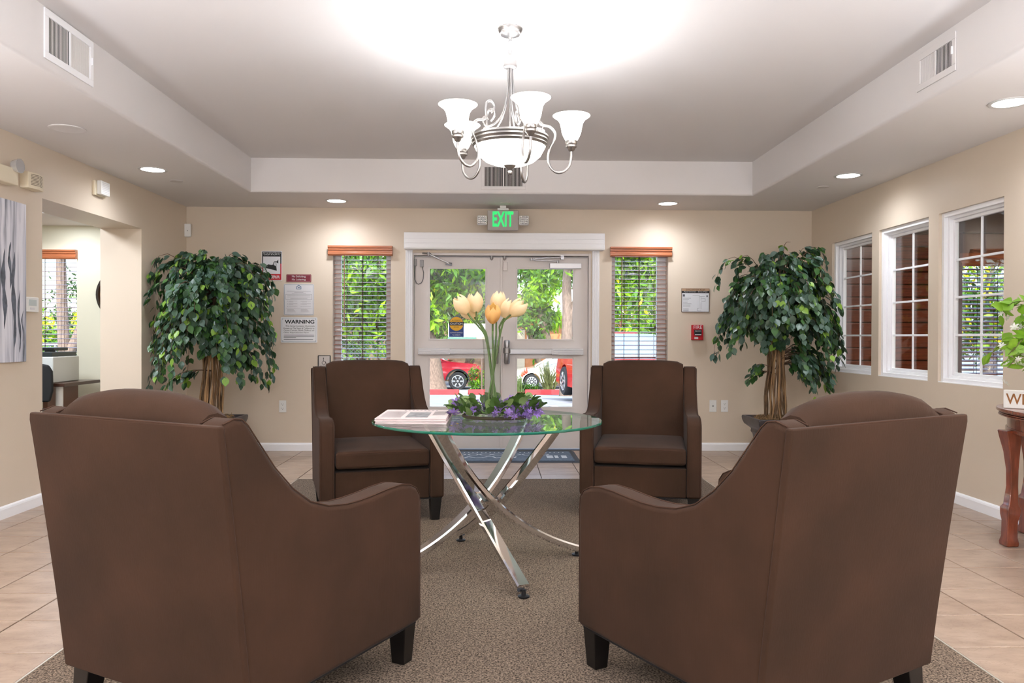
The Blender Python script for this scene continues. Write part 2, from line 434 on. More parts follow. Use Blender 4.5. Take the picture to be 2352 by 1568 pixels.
# ------------------------------------------------------------ side room beyond the right windows
SX0, SX1 = XR+0.14, 6.3
struct(box('floor_side_room', SX0, SX1, 2.0, YB+WT, -0.06, 0, mat('side_room_floor', (96, 70, 56), 0.5)))
SWH = (4.76, 5.55, 0.70, 1.98)
slabs_wall('wall_side_room_back', 'y', YB+0.02, YB+WT, SX0, SX1, -0.02, 2.85, [SWH], mat('side_room_brown', (120, 82, 62), 0.4))
struct(box('wall_side_room_right', SX1, SX1+0.15, 2.0, YB+WT, -0.02, 2.85, mat('side_room_brown_paint', (150, 110, 86), 0.5)))
struct(box('wall_side_room_front', SX0, SX1+0.15, 1.85, 2.0, -0.02, 2.85, WALL))
struct(box('ceiling_side_room', SX0, SX1, 2.0, YB+WT, 2.5, 2.6, mat('side_room_ceiling', (150, 116, 96), 0.5)))
sw = bpy.data.objects['wall_side_room_back']
plm = None
for k in range(19):
    for (a, b) in ((SX0+0.005, 4.58),):
        if plm is None:
            po = MB().box(a, b, YB-0.012, YB+0.02, 0.0, 0.122).build('plank', PANELW, sw, bevel=0.008, seg=2); plm = po
        else:
            po = plm.copy(); COL.objects.link(po); po.parent = sw
        po.location = (rnd.uniform(-.001, .001), 0, 0.02+k*0.129)
MB().box(4.58, 4.76, YB-0.03, YB+0.02, 0, 2.48).box(5.55, 5.70, YB-0.03, YB+0.02, 0, 2.48).build('post', mat('brown_post', (92, 58, 44), 0.4), sw)
MB().box(SX0, SX1, YB-0.06, YB+0.02, 2.22, 2.42).build('beam', mat('brown_beam', (84, 52, 40), 0.4), sw)

# ------------------------------------------------------------ windows with wooden blinds
def slat_blind(lab, x0, x1, ytop, ztop, zbot, pitch, yb, group, wand=None, tilt=8.0, cat='blind'):
    t = thing('wood_blind', lab, cat, ((x0+x1)/2, yb, ztop), 0, group)
    w = (x1-x0)/2
    m = MB(); n = 7; vs = []; d = 0.0245
    for i in range(n):
        u = -1+2*i/(n-1); y = u*d; z = 0.0022*(1-u*u)
        y2 = y*math.cos(R(tilt))-z*math.sin(R(tilt)); z2 = y*math.sin(R(tilt))+z*math.cos(R(tilt))
        for s in (-1, 1): vs += [(s*w, y2, z2+0.0014), (s*w, y2, z2-0.0014)]
    fs = []
    for i in range(n-1):
        a = i*4; b = a+4
        fs += [(a, a+2, b+2, b), (a+1, b+1, b+3, a+3)]
    fs += [(0, 1, 3, 2), (n*4-4, n*4-2, n*4-1, n*4-3)]
    fs += [tuple([i*4 for i in range(n)]+[i*4+1 for i in range(n-1, -1, -1)]), tuple([i*4+3 for i in range(n)]+[i*4+2 for i in range(n-1, -1, -1)])]
    m.add(vs, fs); first = m.build('slat', BLINDW, t, smooth=40)
    k = 0; z = -0.03
    while ztop+z > zbot+0.02:
        o = first if k == 0 else first.copy()
        if k: COL.objects.link(o); o.parent = t
        o.location = (0, 0, z); z -= pitch; k += 1
    MB().box(-w, w, -0.026, 0.026, 0, 0.02).build('bottom_rail', BLINDW, t, bevel=0.003, loc=(0, 0, zbot-ztop))
    MB().box(-w, w, -0.026, 0.026, -0.02, 0.0).build('head_rail', BLINDW, t)
    for fx in (-0.55, 0.0, 0.55):
        mm = MB(); wd = 0.003 if fx == 0 else 0.0016
        for yy in (-0.028, 0.028): mm.box(fx*w-wd, fx*w+wd, yy-0.0006, yy+0.0006, zbot-ztop, 0)
        mm.build('ladder_tape', CORD, t)
    if wand is not None:
        MB().tube([(wand*w, -0.045, -0.02), (wand*w, -0.047, -0.74)], 0.0045, 6).build('tilt_wand', BLINDW, t)
        MB().tube([(-wand*w*0.86, -0.042, -0.02), (-wand*w*0.86, -0.042, -0.72)], 0.0012, 5).lathe([(0.003, 0), (0.008, -0.02), (0.008, -0.035), (0.002, -0.04)], (-wand*w*0.86, -0.042, -0.72), 8).build('pull_cord', CORD, t)
    return t
def valance(t, x0, x1, y0, y1, z0, z1, back, ztop, yb, xc):
    pr = [(y1, z0), (y0+0.008, z0), (y0, z0+0.012), (y0, z0+0.03), (y0+0.012, z0+0.036), (y0+0.012, z0+0.05), (y0+0.002, z0+0.056), (y0+0.002, z0+0.072), (y0-0.008, z0+0.078), (y0-0.008, z1), (y1, z1)]
    MB().prism([(y-yb, z-ztop) for y, z in pr], x0-xc, x1-xc, 'x').build('valance', VALW, t, smooth=25)
def window_back(i, H, glx, yo=0.0, mull=True):
    x0, x1, z0, z1 = H; w = struct(thing('window_%d' % i, '', '')); del w['label'], w['category']
    yw = YB+0.10+yo
    fl = MB()
    g0, g1 = glx
    VIN = TRIM
    fl.box(x0, g0, yw, yw+0.05, z0, z1).box(g1, x1, yw, yw+0.05, z0, z1).box(g0, g1, yw, yw+0.05, z0, z0+0.05).box(g0, g1, yw, yw+0.05, z1-0.04, z1)
    fl.build('window_frame', VIN, w, bevel=0.004)
    box('pane', g0, g1, yw+0.022, yw+0.027, z0+0.05, z1-0.04, PANE, w)
    box('window_sill', x0, x1, YB+0.0, yw, z0-0.001, z0+0.012, WALL, w)
    return w
window_back(1, WA, (-1.555, -1.10)); window_back(2, WB, (1.235, 1.665))
b1 = slat_blind('wooden slat blind in the window left of the double doors', WA[0]+0.008, WA[1]-0.008, 0, 1.99, 0.765, 0.0447, YB+0.045, 'wood blinds beside the doors', -0.62)
valance(b1, -1.66, -1.02, YB-0.05, YB-0.001, 1.955, 2.052, 0, 1.99, YB+0.045, (WA[0]+WA[1])/2)
b2 = slat_blind('wooden slat blind in the window right of the double doors', WB[0]+0.008, WB[1]-0.008, 0, 1.99, 0.765, 0.0447, YB+0.045, 'wood blinds beside the doors', -0.66)
valance(b2, 1.164, 1.787, YB-0.05, YB-0.001, 1.96, 2.055, 0, 1.99, YB+0.045, (WB[0]+WB[1])/2)
window_back(3, OW, (-4.81, -4.20))
b3 = slat_blind('wooden slat blind in the office window past the left opening', OW[0]+0.008, OW[1]-0.008, 0, 1.95, 0.90, 0.0447, YB+0.045, None, None)
valance(b3, -4.87, -4.145, YB-0.045, YB-0.001, 1.905, 1.997, 0, 1.95, YB+0.045, (OW[0]+OW[1])/2)
window_back(4, SWH, (4.81, 5.50))
b4 = slat_blind('wooden slat blind in the side room window, seen through the nearest right window', SWH[0]+0.01, SWH[1]-0.01, 0, 1.93, 0.72, 0.0447, YB+0.045, None, None, 24)
valance(b4, 4.73, 5.58, YB-0.07, YB-0.03, 1.88, 2.01, 0, 1.93, YB+0.045, (SWH[0]+SWH[1])/2)
# meeting rails of the windows on the street side
# right wall windows
def window_side(i, y0, y1):
    z0, z1 = 0.83, 2.05
    w = struct(thing('window_%d' % i, '', '')); del w['label'], w['category']
    f = MB(); X0, X1 = XR+0.022, XR+0.12
    def ringx(xa, xb, a, b, c, d, t):
        f.box(xa, xb, a, a+t, c, d).box(xa, xb, b-t, b, c, d).box(xa, xb, a+t, b-t, c, c+t).box(xa, xb, a+t, b-t, d-t, d)
    ringx(X0, X0+0.03, y0, y1, z0, z1, 0.032)
    ringx(X0+0.03, X1, y0, y1, z0, z1, 0.05)
    ringx(X0+0.055, X1-0.015, y0+0.05, y1-0.05, z0+0.05, z1-0.05, 0.022)
    f.build('window_frame', TRIM, w, bevel=0.003)
    gx = X0+0.075
    a, b, c, d = y0+0.072, y1-0.072, z0+0.072, z1-0.072
    box('pane', gx, gx+0.005, a, b, c, d, PANE, w)
    v = MB().box(gx-0.012, gx-0.001, (a+b)/2-0.008, (a+b)/2+0.008, c, d).build('muntin', TRIM, w, bevel=0.002)
    for k in range(1, 4):
        z = c+(d-c)*k/4; MB().box(gx-0.0135, gx-0.001, a, b, z-0.008, z+0.008).build('muntin', TRIM, w, bevel=0.002)
    box('window_sill', XR+0.002, X0, y0, y1, z0-0.0005, z0+0.006, TRIM, w)
for k, (a, b) in enumerate(SIDEH): window_side(5+k, a, b)

# ------------------------------------------------------------ double doors
DY = YB+0.045   # face of the leaves
tr = MB()
def casing(x0, x1, z0, z1):
    prof_w = x1-x0
    tr.box(x0, x1, YB-0.012, YB, z0, z1)
    for fx in (0.12, 0.36, 0.62, 0.88): tr.box(x0+prof_w*fx-0.005, x0+prof_w*fx+0.005, YB-0.02, YB-0.012, z0, z1)
casing(-0.892, -0.822, 0.0005, 2.02); casing(0.985, 1.058, 0.0005, 2.02)
struct(tr.build('trim_1', TRIM, bevel=0.002))
struct(MB().box(-0.84, -0.812, YB, YB+0.14, 0.0005, 1.99).box(0.952, 0.975, YB, YB+0.14, 0.0005, 1.99).box(-0.812, 0.952, YB, YB+0.14, 1.965, 1.99).build('trim_2', DOORG, bevel=0.003))
def door(i, x0, x1, gx0, gx1):
    d = struct(thing('door_%d' % i, '', '', (0, 0, 0))); del d['label'], d['category']
    mb = MB(); y0, y1 = DY, DY+0.045
    zs = [(0.015, 0.438), (0.932, 1.122), (1.836, 1.962)]
    mb.box(x0, gx0, y0, y1, 0.015, 1.962).box(gx1, x1, y0, y1, 0.015, 1.962)
    for a, b in zs: mb.box(gx0, gx1, y0, y1, a, b)
    mb.build('door_leaf', DOORG, d)
    for a, b in ((0.438, 0.932), (1.122, 1.836)):
        box('pane', gx0, gx1, y0+0.02, y0+0.026, a, b, PANE, d)
        s = 0.012
        MB().box(gx0-s, gx0+0.004, y0-0.006, y0, a-s, b+s).box(gx1-0.004, gx1+s, y0-0.006, y0, a-s, b+s).box(gx0+0.004, gx1-0.004, y0-0.006, y0, a-s, a+0.004).box(gx0+0.004, gx1-0.004, y0-0.006, y0, b-0.004, b+s).build('glazing_bead', DOORG, d, bevel=0.002)
    return d
d1 = door(1, -0.808, 0.066, -0.655, -0.089)
d2 = door(2, 0.074, 0.948, 0.229, 0.799)
def panic(d, x0, x1, out):
    z = 1.0
    MB().box(x0, x1, DY-0.055, DY-0.03, z-0.026, z+0.026).build('panic_bar', ALU, d, bevel=0.004)
    a, b = (x0, x0+0.32) if out < 0 else (x1-0.32, x1)
    m = MB().box(a, b, DY-0.062, DY-0.002, z-0.032, z+0.03)
    for q in range(3): m.box(a+0.015, b-0.005, DY-0.066, DY-0.062, z-0.022+q*0.017, z-0.012+q*0.017)
    m.build('panic_bar_housing', mat('pale_aluminium', (192, 192, 195), 0.4, 0.7), d, bevel=0.003)
panic(d1, -0.765, 0.03, -1); panic(d2, 0.10, 0.90, 1)
for dd, cx in ((d2, 0.128), (d1, 0.012)):
    MB().lathe([(0.024, -0.125), (0.03, -0.11), (0.026, -0.02), (0.036, -0.015), (0.036, 0.035), (0.026, 0.04), (0.03, 0.1), (0.024, 0.115)], (cx, DY-0.05, 1.0), 16).box(cx-0.025, cx+0.025, DY-0.03, DY-0.001, 0.92, 1.08).build('latch_case', ALU, dd, smooth=40)
MB().box(0.058, 0.082, DY-0.010, DY-0.0005, 0.015, 1.962).build('astragal', DOORG, d2, bevel=0.002)
MB().box(0.086, 0.13, DY-0.03, DY-0.0005, 1.815, 1.905).build('latch_box', DOORG, d2, bevel=0.004)
# overhead rod, arms and closer
MB().tube([(-0.80, DY-0.012, 1.955), (0.94, DY-0.012, 1.955)], 0.006, 8).lathe([(0.004, -.03), (0.016, -.015), (0.016, .015), (0.004, .03)], (-0.03, DY-0.02, 1.95), 10).lathe([(0.004, -.03), (0.016, -.015), (0.016, .015), (0.004, .03)], (0.1, DY-0.02, 1.95), 10).build('top_rod', ALU, d2, smooth=40)
MB().bar([(-0.72, DY-0.05, 1.985), (-0.64, DY-0.10, 1.975)], 0.022, 0.014).bar([(-0.66, DY-0.10, 1.972), (-0.46, DY-0.045, 1.885)], 0.018, 0.014).tube([(-0.66, DY-0.10, 1.955), (-0.66, DY-0.10, 1.99)], 0.014, 10).tube([(-0.49, DY-0.04, 1.883), (-0.43, DY-0.03, 1.878)], 0.016, 8).build('operator_arm', ALU, d1)
MB().bar([(0.37, DY-0.06, 1.93), (0.69, DY-0.045, 1.955)], 0.018, 0.010).bar([(0.37, DY-0.06, 1.922), (0.64, DY-0.03, 1.912)], 0.018, 0.010).tube([(0.37, DY-0.06, 1.915), (0.37, DY-0.06, 1.94)], 0.013, 10).box(0.67, 0.70, DY-0.05, DY-0.001, 1.93, 1.97).tube([(0.64, DY-0.03, 1.89), (0.64, DY-0.03, 1.92)], 0.014, 10).build('closer_arm', ALU, d2)
MB().box(0.558, 0.878, DY-0.06, DY-0.0005, 1.838, 1.893).build('closer_body', mat('silver_closer_paint', (226, 226, 228), 0.35, 0.3), d2, bevel=0.005)
mb = MB().box(-0.808, -0.786, DY-0.025, DY-0.0005, 1.86, 1.93).box(-0.75, -0.715, DY-0.025, DY-0.0005, 1.85, 1.92)
mb.build('contact_switch', mat('grey_switch', (150, 148, 148), 0.5), d1, bevel=0.003)
MB().tube([(-0.80, DY-0.02, 1.86), (-0.802, DY-0.022, 1.80), (-0.80, DY-0.022, 1.72), (-0.785, DY-0.022, 1.685), (-0.765, DY-0.022, 1.675), (-0.735, DY-0.022, 1.69), (-0.718, DY-0.022, 1.73), (-0.714, DY-0.022, 1.79), (-0.728, DY-0.022, 1.855)], 0.0042, 6).build('cable_loop', mat('grey_cable', (92, 90, 92), 0.5), d1, smooth=60)
# caution sticker on the left upper pane
st = thing('door_sticker', 'round yellow and blue caution sticker on the left door glass', 'sticker', (-0.385, DY+0.019, 1.25))
YEL = mat('sticker_yellow', (232, 176, 28), 0.5); NAVY = mat('sticker_navy', (24, 60, 128), 0.5)
pts = [(-.075, -.105), (.075, -.105), (.075, .03)]+[(.075*math.cos(a), .03+.075*math.sin(a)) for a in np.linspace(0, PI, 17)[1:-1]]+[(-.075, .03)]
MB().prism(pts, -0.001, 0, 'y').build('backing', NAVY, st)
MB().prism([(.071*math.cos(a), .029+.071*math.sin(a)) for a in np.linspace(0, 2*PI, 33)[:-1]], -0.0018, -0.001, 'y').build('yellow_disc', YEL, st)
box('black_band', -.075, .075, -.0026, -.0018, .012, .048, BLK, st)
text('CAUTION', .125, .02, SIGNW, st, (0, -.003, .03)); text('AUTOMATIC', .09, .013, BLK, st, (0, -.0022, .064)); text('DOOR', .05, .014, BLK, st, (0, -.0022, -.005))
text('ACTIVATE SWITCH', .125, .012, SIGNW, st, (0, -.0014, -.062)); text('TO OPERATE', .08, .012, SIGNW, st, (0, -.0014, -.085))
# operator header box
hd = thing('door_operator_housing', 'long white ribbed housing above the double doors', 'door housing', (0.1, YB, 2.015))
m = MB().box(-0.995, 0.995, -0.13, -0.0005, 0, 0.163)
m.build('casing', TRIM, hd, bevel=0.004)
m = MB()
for z in (0.03, 0.075, 0.12): m.box(-0.99, 0.99, -0.134, -0.130, z-0.018, z+0.018)
m.build('ridge', TRIM, hd, bevel=0.003)
# door mat
matt = thing('door_mat', 'blue grey rubber backed door mat before the double doors', 'mat', (0.16, 7.39, 0.0012))
MATM = mat('mat_blue_grey', (98, 112, 128), 0.85, var=(40, 0.25), bump=(150, 0.5)); MATW = mat('mat_worn_white', (206, 212, 218), 0.8)
MB().frustum((0, 0, 0), (0.64, 0.355), (0, 0, 0.008), (0.61, 0.33)).build('rubber_border', mat('mat_rubber', (58, 62, 68), 0.7), matt)
box('pile', -0.585, 0.585, -0.305, 0.27, 0.008, 0.0105, MATM, matt)
mm = MB()
def strip(pts, w): 
    for (a, b), (c, d) in zip(pts[:-1], pts[1:]):
        L_ = math.hypot(c-a, d-b); nx, ny = -(d-b)/L_*w/2, (c-a)/L_*w/2
        mm.add([(a+nx, b+ny, .0115), (c+nx, d+ny, .0115), (c-nx, d-ny, .0115), (a-nx, b-ny, .0115)], [(0, 1, 2, 3)])
strip([(-.56, -.08), (-.47, -.16), (-.44, -.16), (-.40, -.07), (-.33, -.14), (-.28, -.14), (-.22, -.06), (-.17, -.06), (-.14, -.16), (-.05, -.07), (0, -.14), (.03, -.15), (.05, -.07)], .02)
for cx, w_ in ((-.49, .06), (-.36, .05), (-.24, .06), (-.12, .06), (.03, .07), (.17, .06), (.3, .07)):
    strip([(cx-w_, .06), (cx-w_*.5, .1), (cx+w_*.5, .1), (cx+w_, .06), (cx+w_*.5, .02), (cx-w_*.5, .02), (cx-w_, .06)], .014)
for a, b in ((.34, .40), (.415, .45), (.48, .53)): mm.add([(a, -.16, .0115), (b, -.16, .0115), (b, 0.0, .0115), (a, 0.0, .0115)], [(0, 1, 2, 3)])
for k in range(26): a = -.54+k*.042; mm.add([(a, .17, .0115), (a+.014, .17, .0115), (a+.014, .2, .0115), (a, .2, .0115)], [(0, 1, 2, 3)])
mm.build('printed_pattern', MATW, matt)
# ------------------------------------------------------------ armchairs
SIDE = [(0.0, .14), (-.045, .50), (-.097, .86), (-.103, .905), (-.093, .925), (-.057, .936), (-.028, .932), (-.008, .915), (.033, .862), (.091, .788), (.16, .72), (.232, .670), (.31, .643), (.394, .632), (.46, .631), (.526, .634), (.61, .641), (.684, .643), (.735, .634), (.775, .616), (.795, .590), (.798, .56), (.800, .14)]
def make_chair(lab, crown=(.956, .042, 2.6)):
    t = thing('armchair', lab, 'armchair', (0, 0, 0), 0)
    for s in (-1, 1):
        a = MB().prism(SIDE, 0.289*s, 0.381*s, 'x').build('arm', FAB, t, bevel=0.018, seg=3)
        for xx in (0.374, 0.297):
            MB().tube([(xx*s, y+0.0, z-0.001) for y, z in SIDE[4:-1]]+[(xx*s, .799, .15)], 0.0022, 5).build('piping', WELT, a, smooth=60)
    # backrest cushion with a domed crown
    m = MB(); NX = 14; sec = None; vs = []
    for i in range(NX+1):
        u = -1+2*i/NX; x = 0.288*u; e = max(0.0, (abs(u)-0.86)/0.14)
        zt = crown[0]+crown[1]*(1-abs(u)**crown[2]) - 0.012*e*e
        bul = 0.018*(1-u**4)
        sec = [(.05, .22), (.0, .45), (-.06, .80), (-.095, .915), (-.088, zt-.022), (-.06, zt-.003), (-.03, zt), (.002, zt-.014), (.028, zt-.05), (.05+bul*.4, .85), (.085+bul, .70), (.125+bul, .55), (.155+bul*.5, .44), (.17, .36), (.16, .22)]
        vs += [(x, y, z) for y, z in sec]
    n = len(sec); fs = []
    for i in range(NX):
        for k in range(n): l = (k+1) % n; fs.append((i*n+k, i*n+l, (i+1)*n+l, (i+1)*n+k))
    fs += [tuple(range(n)), tuple(NX*n+k for k in range(n))]
    m.add(vs, fs).build('backrest', FAB, t, smooth=50)
    # outside back panel
    m = MB(); vs = []
    for z, y, w in ((.14, -.003, .381), (.32, -.024, .382), (.55, -.055, .384), (.78, -.088, .387), (.90, -.106, .389), (.922, -.106, .388)):
        for k in range(9):
            u = -1+k/4; vs.append((w*u, y-0.012-0.006*(1-u*u), z))
        for k in range(9):
            u = -1+k/4; vs.append((w*u, y+0.01, z))
    fs = []
    for r_ in range(5):
        for k in range(8):
            a = r_*18+k; fs.append((a, a+1, a+19, a+18)); b = a+9; fs.append((b, b+18, b+19, b+1))
        a = r_*18; fs.append((a, a+18, a+27, a+9)); fs.append((a+8, a+17, a+35, a+26))
    fs.append(tuple(range(9))+tuple(range(17, 8, -1))); fs.append(tuple(90+k for k in range(9))+tuple(90+k for k in range(17, 8, -1)))
    bp = m.add(vs, fs).build('back_panel', FAB, t, bevel=0.006, seg=2)
    MB().tube([(-.386, -.113, .919), (-.2, -.120, .921), (0, -.122, .922), (.2, -.120, .921), (.386, -.113, .919)], .0022, 5).build('piping', WELT, bp, smooth=60)
    # seat cushion
    m = MB(); N = 10; vs = []; x0, x1, y0, y1 = -.286, .286, .12, .812
    def cz(u, v, top): return (.452+.022*(1-u*u)*(1-v*v)) if top else (.345)
    for top in (0, 1):
        for i in range(N+1):
            for j in range(N+1):
                u = -1+2*i/N; v = -1+2*j/N; cr = .008*(1-u*u)
                vs.append((x0+(x1-x0)*i/N, y0+(y1-y0)*j/N+(cr if j == N else 0), cz(u, v, top)))
    def ix(top, i, j): return top*(N+1)**2+i*(N+1)+j
    fs = []
    for i in range(N):
        for j in range(N):
            fs.append((ix(1, i, j), ix(1, i+1, j), ix(1, i+1, j+1), ix(1, i, j+1))); fs.append((ix(0, i, j), ix(0, i, j+1), ix(0, i+1, j+1), ix(0, i+1, j)))
    for i in range(N):
        fs.append((ix(0, i, 0), ix(0, i+1, 0), ix(1, i+1, 0), ix(1, i, 0))); fs.append((ix(0, i, N), ix(1, i, N), ix(1, i+1, N), ix(0, i+1, N)))
        fs.append((ix(0, 0, i), ix(1, 0, i), ix(1, 0, i+1), ix(0, 0, i+1))); fs.append((ix(0, N, i), ix(0, N, i+1), ix(1, N, i+1), ix(1, N, i)))
    sc = m.add(vs, fs).build('seat_cushion', FAB, t, bevel=0.024, seg=4)
    MB().tube([(-.28, .80, .438), (-.2, .813, .441), (0, .816, .442), (.2, .813, .441), (.28, .80, .438)], .003, 5).tube([(-.28, .80, .355), (0, .815, .354), (.28, .80, .355)], .003, 5).build('piping', WELT, sc, smooth=60)
    box('front_rail', -.2885, .2885, .04, .787, .142, .325, FAB, t, bevel=0.008)
    box('dust_cover', -.37, .37, .02, .78, .135, .142, DARKF, t)
    for sx in (-1, 1):
        MB().frustum((sx*.328, .755, .0), (.026, .026), (sx*.332, .750, .14), (.036, .034)).build('leg', LEGB, t, bevel=0.003)
        MB().frustum((sx*.328, .015, .0), (.026, .026), (sx*.332, .040, .14), (.036, .034)).build('leg', LEGB, t, bevel=0.003)
    return t
ch = make_chair('brown armchair seen from behind in the left foreground')
ch.location = (-.970, 2.222, .0016); ch.rotation_euler = (0, 0, -0.494); ch['group'] = 'armchairs around the glass table'
c = copy_tree(ch); c.location = (1.017, 2.183, .0016); c.rotation_euler = (0, 0, .510); c['label'] = 'brown armchair seen from behind in the right foreground'
ch = make_chair('brown armchair facing the camera', (.964, .016, 4)); ch['group'] = 'armchairs around the glass table'
for lab, p, a in (
                  ('brown armchair facing the camera beyond the table, in front of the left window', (-.894, 5.502, .0016), 3.419),
                  ('brown armchair facing the camera beyond the table, in front of the right window', (1.086, 5.62, .0016), 2.929)):
    c = copy_tree(ch) if a < 3 else ch; c.location = p; c.rotation_euler = (0, 0, a); c['label'] = lab

# ------------------------------------------------------------ glass table
TC = (-.033, 3.83)
tb = thing('round_glass_table', 'round glass table on crossed curved chrome legs', 'table', (TC[0], TC[1], .0026))
rr = .566; n = 96
g = MB(); prof = [(rr-.003, .727), (rr, .730), (rr, .736), (rr-.003, .739)]
vs = []; fs = []; ms = []
g.lathe([(rr-.003, .727), (rr-.003, .739)], n=n, cap=True)
g2 = MB(); g2.v = g.v; g2.f = []; g2.m = []
gl = MB().add([(math.cos(2*PI*i/n)*(rr-.003), math.sin(2*PI*i/n)*(rr-.003), z) for z in (.727, .739) for i in range(n)], [tuple(range(n))[::-1], tuple(range(n, 2*n))])
gl.add([(math.cos(2*PI*i/n)*q, math.sin(2*PI*i/n)*q, z) for q, z in prof for i in range(n)], [(k*n+i, k*n+(i+1) % n, (k+1)*n+(i+1) % n, (k+1)*n+i) for k in range(3) for i in range(n)], 1)
gl.build('glass_top', [TABLEG, TABLEE], tb, smooth=30)
for phi in (108, -71, 21, 201):
    F = Vector((.50*math.cos(R(phi))+.003, .50*math.sin(R(phi))+.04, .040)); p2 = R(phi+218)
    T = Vector((.40*math.cos(p2), .40*math.sin(p2)+.03, .722)); P1 = Vector((0, .035, .205))
    path = []
    for i in range(25):
        s = i/24; path.append(F*(1-s)**2+P1*2*s*(1-s)+T*s*s)
    lg = MB().bar(path, .060, .036).build('leg', CHROME, tb, smooth=32)
    MB().lathe([(.024, -.001+.0), (.026, .002), (.026, .006), (.01, .009), (.009, .030)], (F.x, F.y, 0), 20).build('foot_pad', mat('foot_pad_black', (40, 40, 42), .4, .5), lg, smooth=40)
    MB().lathe([(.02, .0), (.02, .006)], (T.x-.01*math.cos(p2), T.y-.01*math.sin(p2), .7205), 18).build('glass_mount', CHROME, lg, smooth=40)
ZT0 = .7422
# newspapers
PAP = mat('newsprint', (226, 214, 212), 0.9, var=(30, .05)); PAPG = mat('newsprint_photo', (150, 150, 152), .9, var=(40, .35)); PINK = mat('newsprint_pink', (206, 172, 178), .9)
def newspaper(k, lab, dx, rot, pr=False):
    z = ZT0+.0072*k
    t = thing('newspaper', lab, 'newspaper', (TC[0]-.355+dx, TC[1]-.03, z), rot, 'newspapers stacked on the glass table')
    m = MB(); N = 12; vs = []
    w, d = .165, .215
    for i in range(N+1):
        x = -w+2*w*i/N
        for y in (-d, d):
            e = .0012*math.sin(i*1.3+k*2)
            vs += [(x, y, .0003), (x, y, .0062+e*.3)]
    fs = []
    for i in range(N):
        a = i*4; b = a+4; fs += [(a, a+2, b+2, b), (a+1, b+1, b+3, a+3), (a, b, b+1, a+1), (a+2, a+3, b+3, b+2)]
    fs += [(0, 1, 3, 2), (N*4, N*4+2, N*4+3, N*4+1)]
    m.add(vs, fs).build('paper', PAP, t, smooth=30)
    MB().box(-w-.0015, -w+.004, -d, d, .0025, .0036).box(w-.004, w+.001, -d, d, .0025, .0036).box(-w, w, -d-.001, -d+.003, .0028, .0036).build('fold_edge', PINK, t)
    if pr:
        m = MB(); z = .0071
        m.box(-.03, .075, -.17, .07, z-.0002, z)
        m.build('front_photo', PAPG, t)
        text('DAILY NEWS', .2, .04, INK, t, (.0, .165, z), plane='xy') if False else None
        m = MB()
        for q in range(14):
            yy = .1-q*.021; m.box(-.15, -.05, yy, yy+.006, z-.0002, z); 
            if q < 9: m.box(.09, .15, yy, yy+.006, z-.0002, z)
        for q in range(9): m.box(-.07+q*.02, -.06+q*.02, .15, .18, z-.0002, z)
        m.build('print_lines', mat('newsprint_ink', (178, 170, 172), .9), t)
newspaper(0, 'bottom newspaper of the stack on the glass table', .004, -.01)
newspaper(1, 'second newspaper from the bottom of the stack on the glass table', .0, .02)
newspaper(2, 'second newspaper from the top of the stack on the glass table', .003, -.015)
newspaper(3, 'top newspaper of the stack, grey photograph on its front page', .001, .0, True)
# vase
VC = (-.008, 3.86)
vs_ = thing('glass_vase', 'tall clear glass vase holding cream tulips on the glass table', 'vase', (VC[0], VC[1], ZT0))
prof = [(.050, 0), (.052, .004), (.047, .05), (.044, .13), (.0425, .2), (.044, .28), (.048, .36), (.0525, .405), (.0535, .408), (.0500, .405), (.0455, .36), (.0415, .28), (.040, .2), (.0415, .13), (.0440, .05), (.045, .018)]
MB().lathe(prof, n=40).build('glass_body', VASEG, vs_, smooth=60)
# tulips
PETAL = leafmat('cream_tulip_petal', (250, 228, 196), .3, .6, rgb2=(240, 204, 160)); PETAL2 = leafmat('orange_tulip_petal', (240, 198, 130), .3, .6, rgb2=(226, 170, 104))
STEM = mat('tulip_stem', (84, 112, 58), .5, var=(10, .2)); TLEAF = leafmat('tulip_leaf', (70, 100, 50), .2)
def petal_mesh():
    m = MB(); NU, NV = 6, 8; vs = []
    for j in range(NV+1):
        v = j/NV; wv = .040*math.sin(PI*min(1, (v*.70+.14)))**.6*(1 if v < .75 else 1-((v-.75)/.25)**2*.75); rad = .006+.037*math.sin(PI*(v*.80+.06))**.75; z = .104*v
        for i in range(NU+1):
            u = -1+2*i/NU; a = u*wv/.040*.85
            rr_ = rad*(1-.04*u*u); vs.append((rr_*math.sin(a), -rr_*math.cos(a), z-(.010*u*u if v > .6 else 0)))
    fs = [(j*(NU+1)+i, j*(NU+1)+i+1, (j+1)*(NU+1)+i+1, (j+1)*(NU+1)+i) for j in range(NV) for i in range(NU)]
    return m.add(vs, fs)
_pm = petal_mesh(); pet_me = {}
for nm, mm in (('a', PETAL), ('b', PETAL2)):
    o = _pm.build('petal', mm, smooth=80); pet_me[nm] = o.data; bpy.data.objects.remove(o)
TUL = [('leftmost cream tulip in the vase, leaning far left', (-.128, -.01, 1.270), (-.55, .0, .75), 'a', (.034, .012)),
       ('cream tulip second from the left, upright with a split tip', (-.083, .035, 1.277), (-.10, .2, .95), 'a', (.02, -.01)),
       ('cream tulip low behind the two leftmost tulips', (-.093, .075, 1.248), (-.55, .3, .6), 'a', (.025, .0)),
       ('tallest cream tulip in the middle of the vase', (.022, .04, 1.285), (.08, .15, 1), 'a', (-.01, .02)),
       ('front middle tulip with an orange cream cup facing the camera', (.0, -.05, 1.225), (.0, -.45, .85), 'b', (.01, .01)),
       ('cream tulip second from the right, tilted right', (.06, .01, 1.248), (.45, .0, .8), 'a', (-.03, .01)),
       ('rightmost cream tulip in the vase, leaning far right', (.094, -.02, 1.262), (.70, -.05, .65), 'a', (-.035, -.015))]
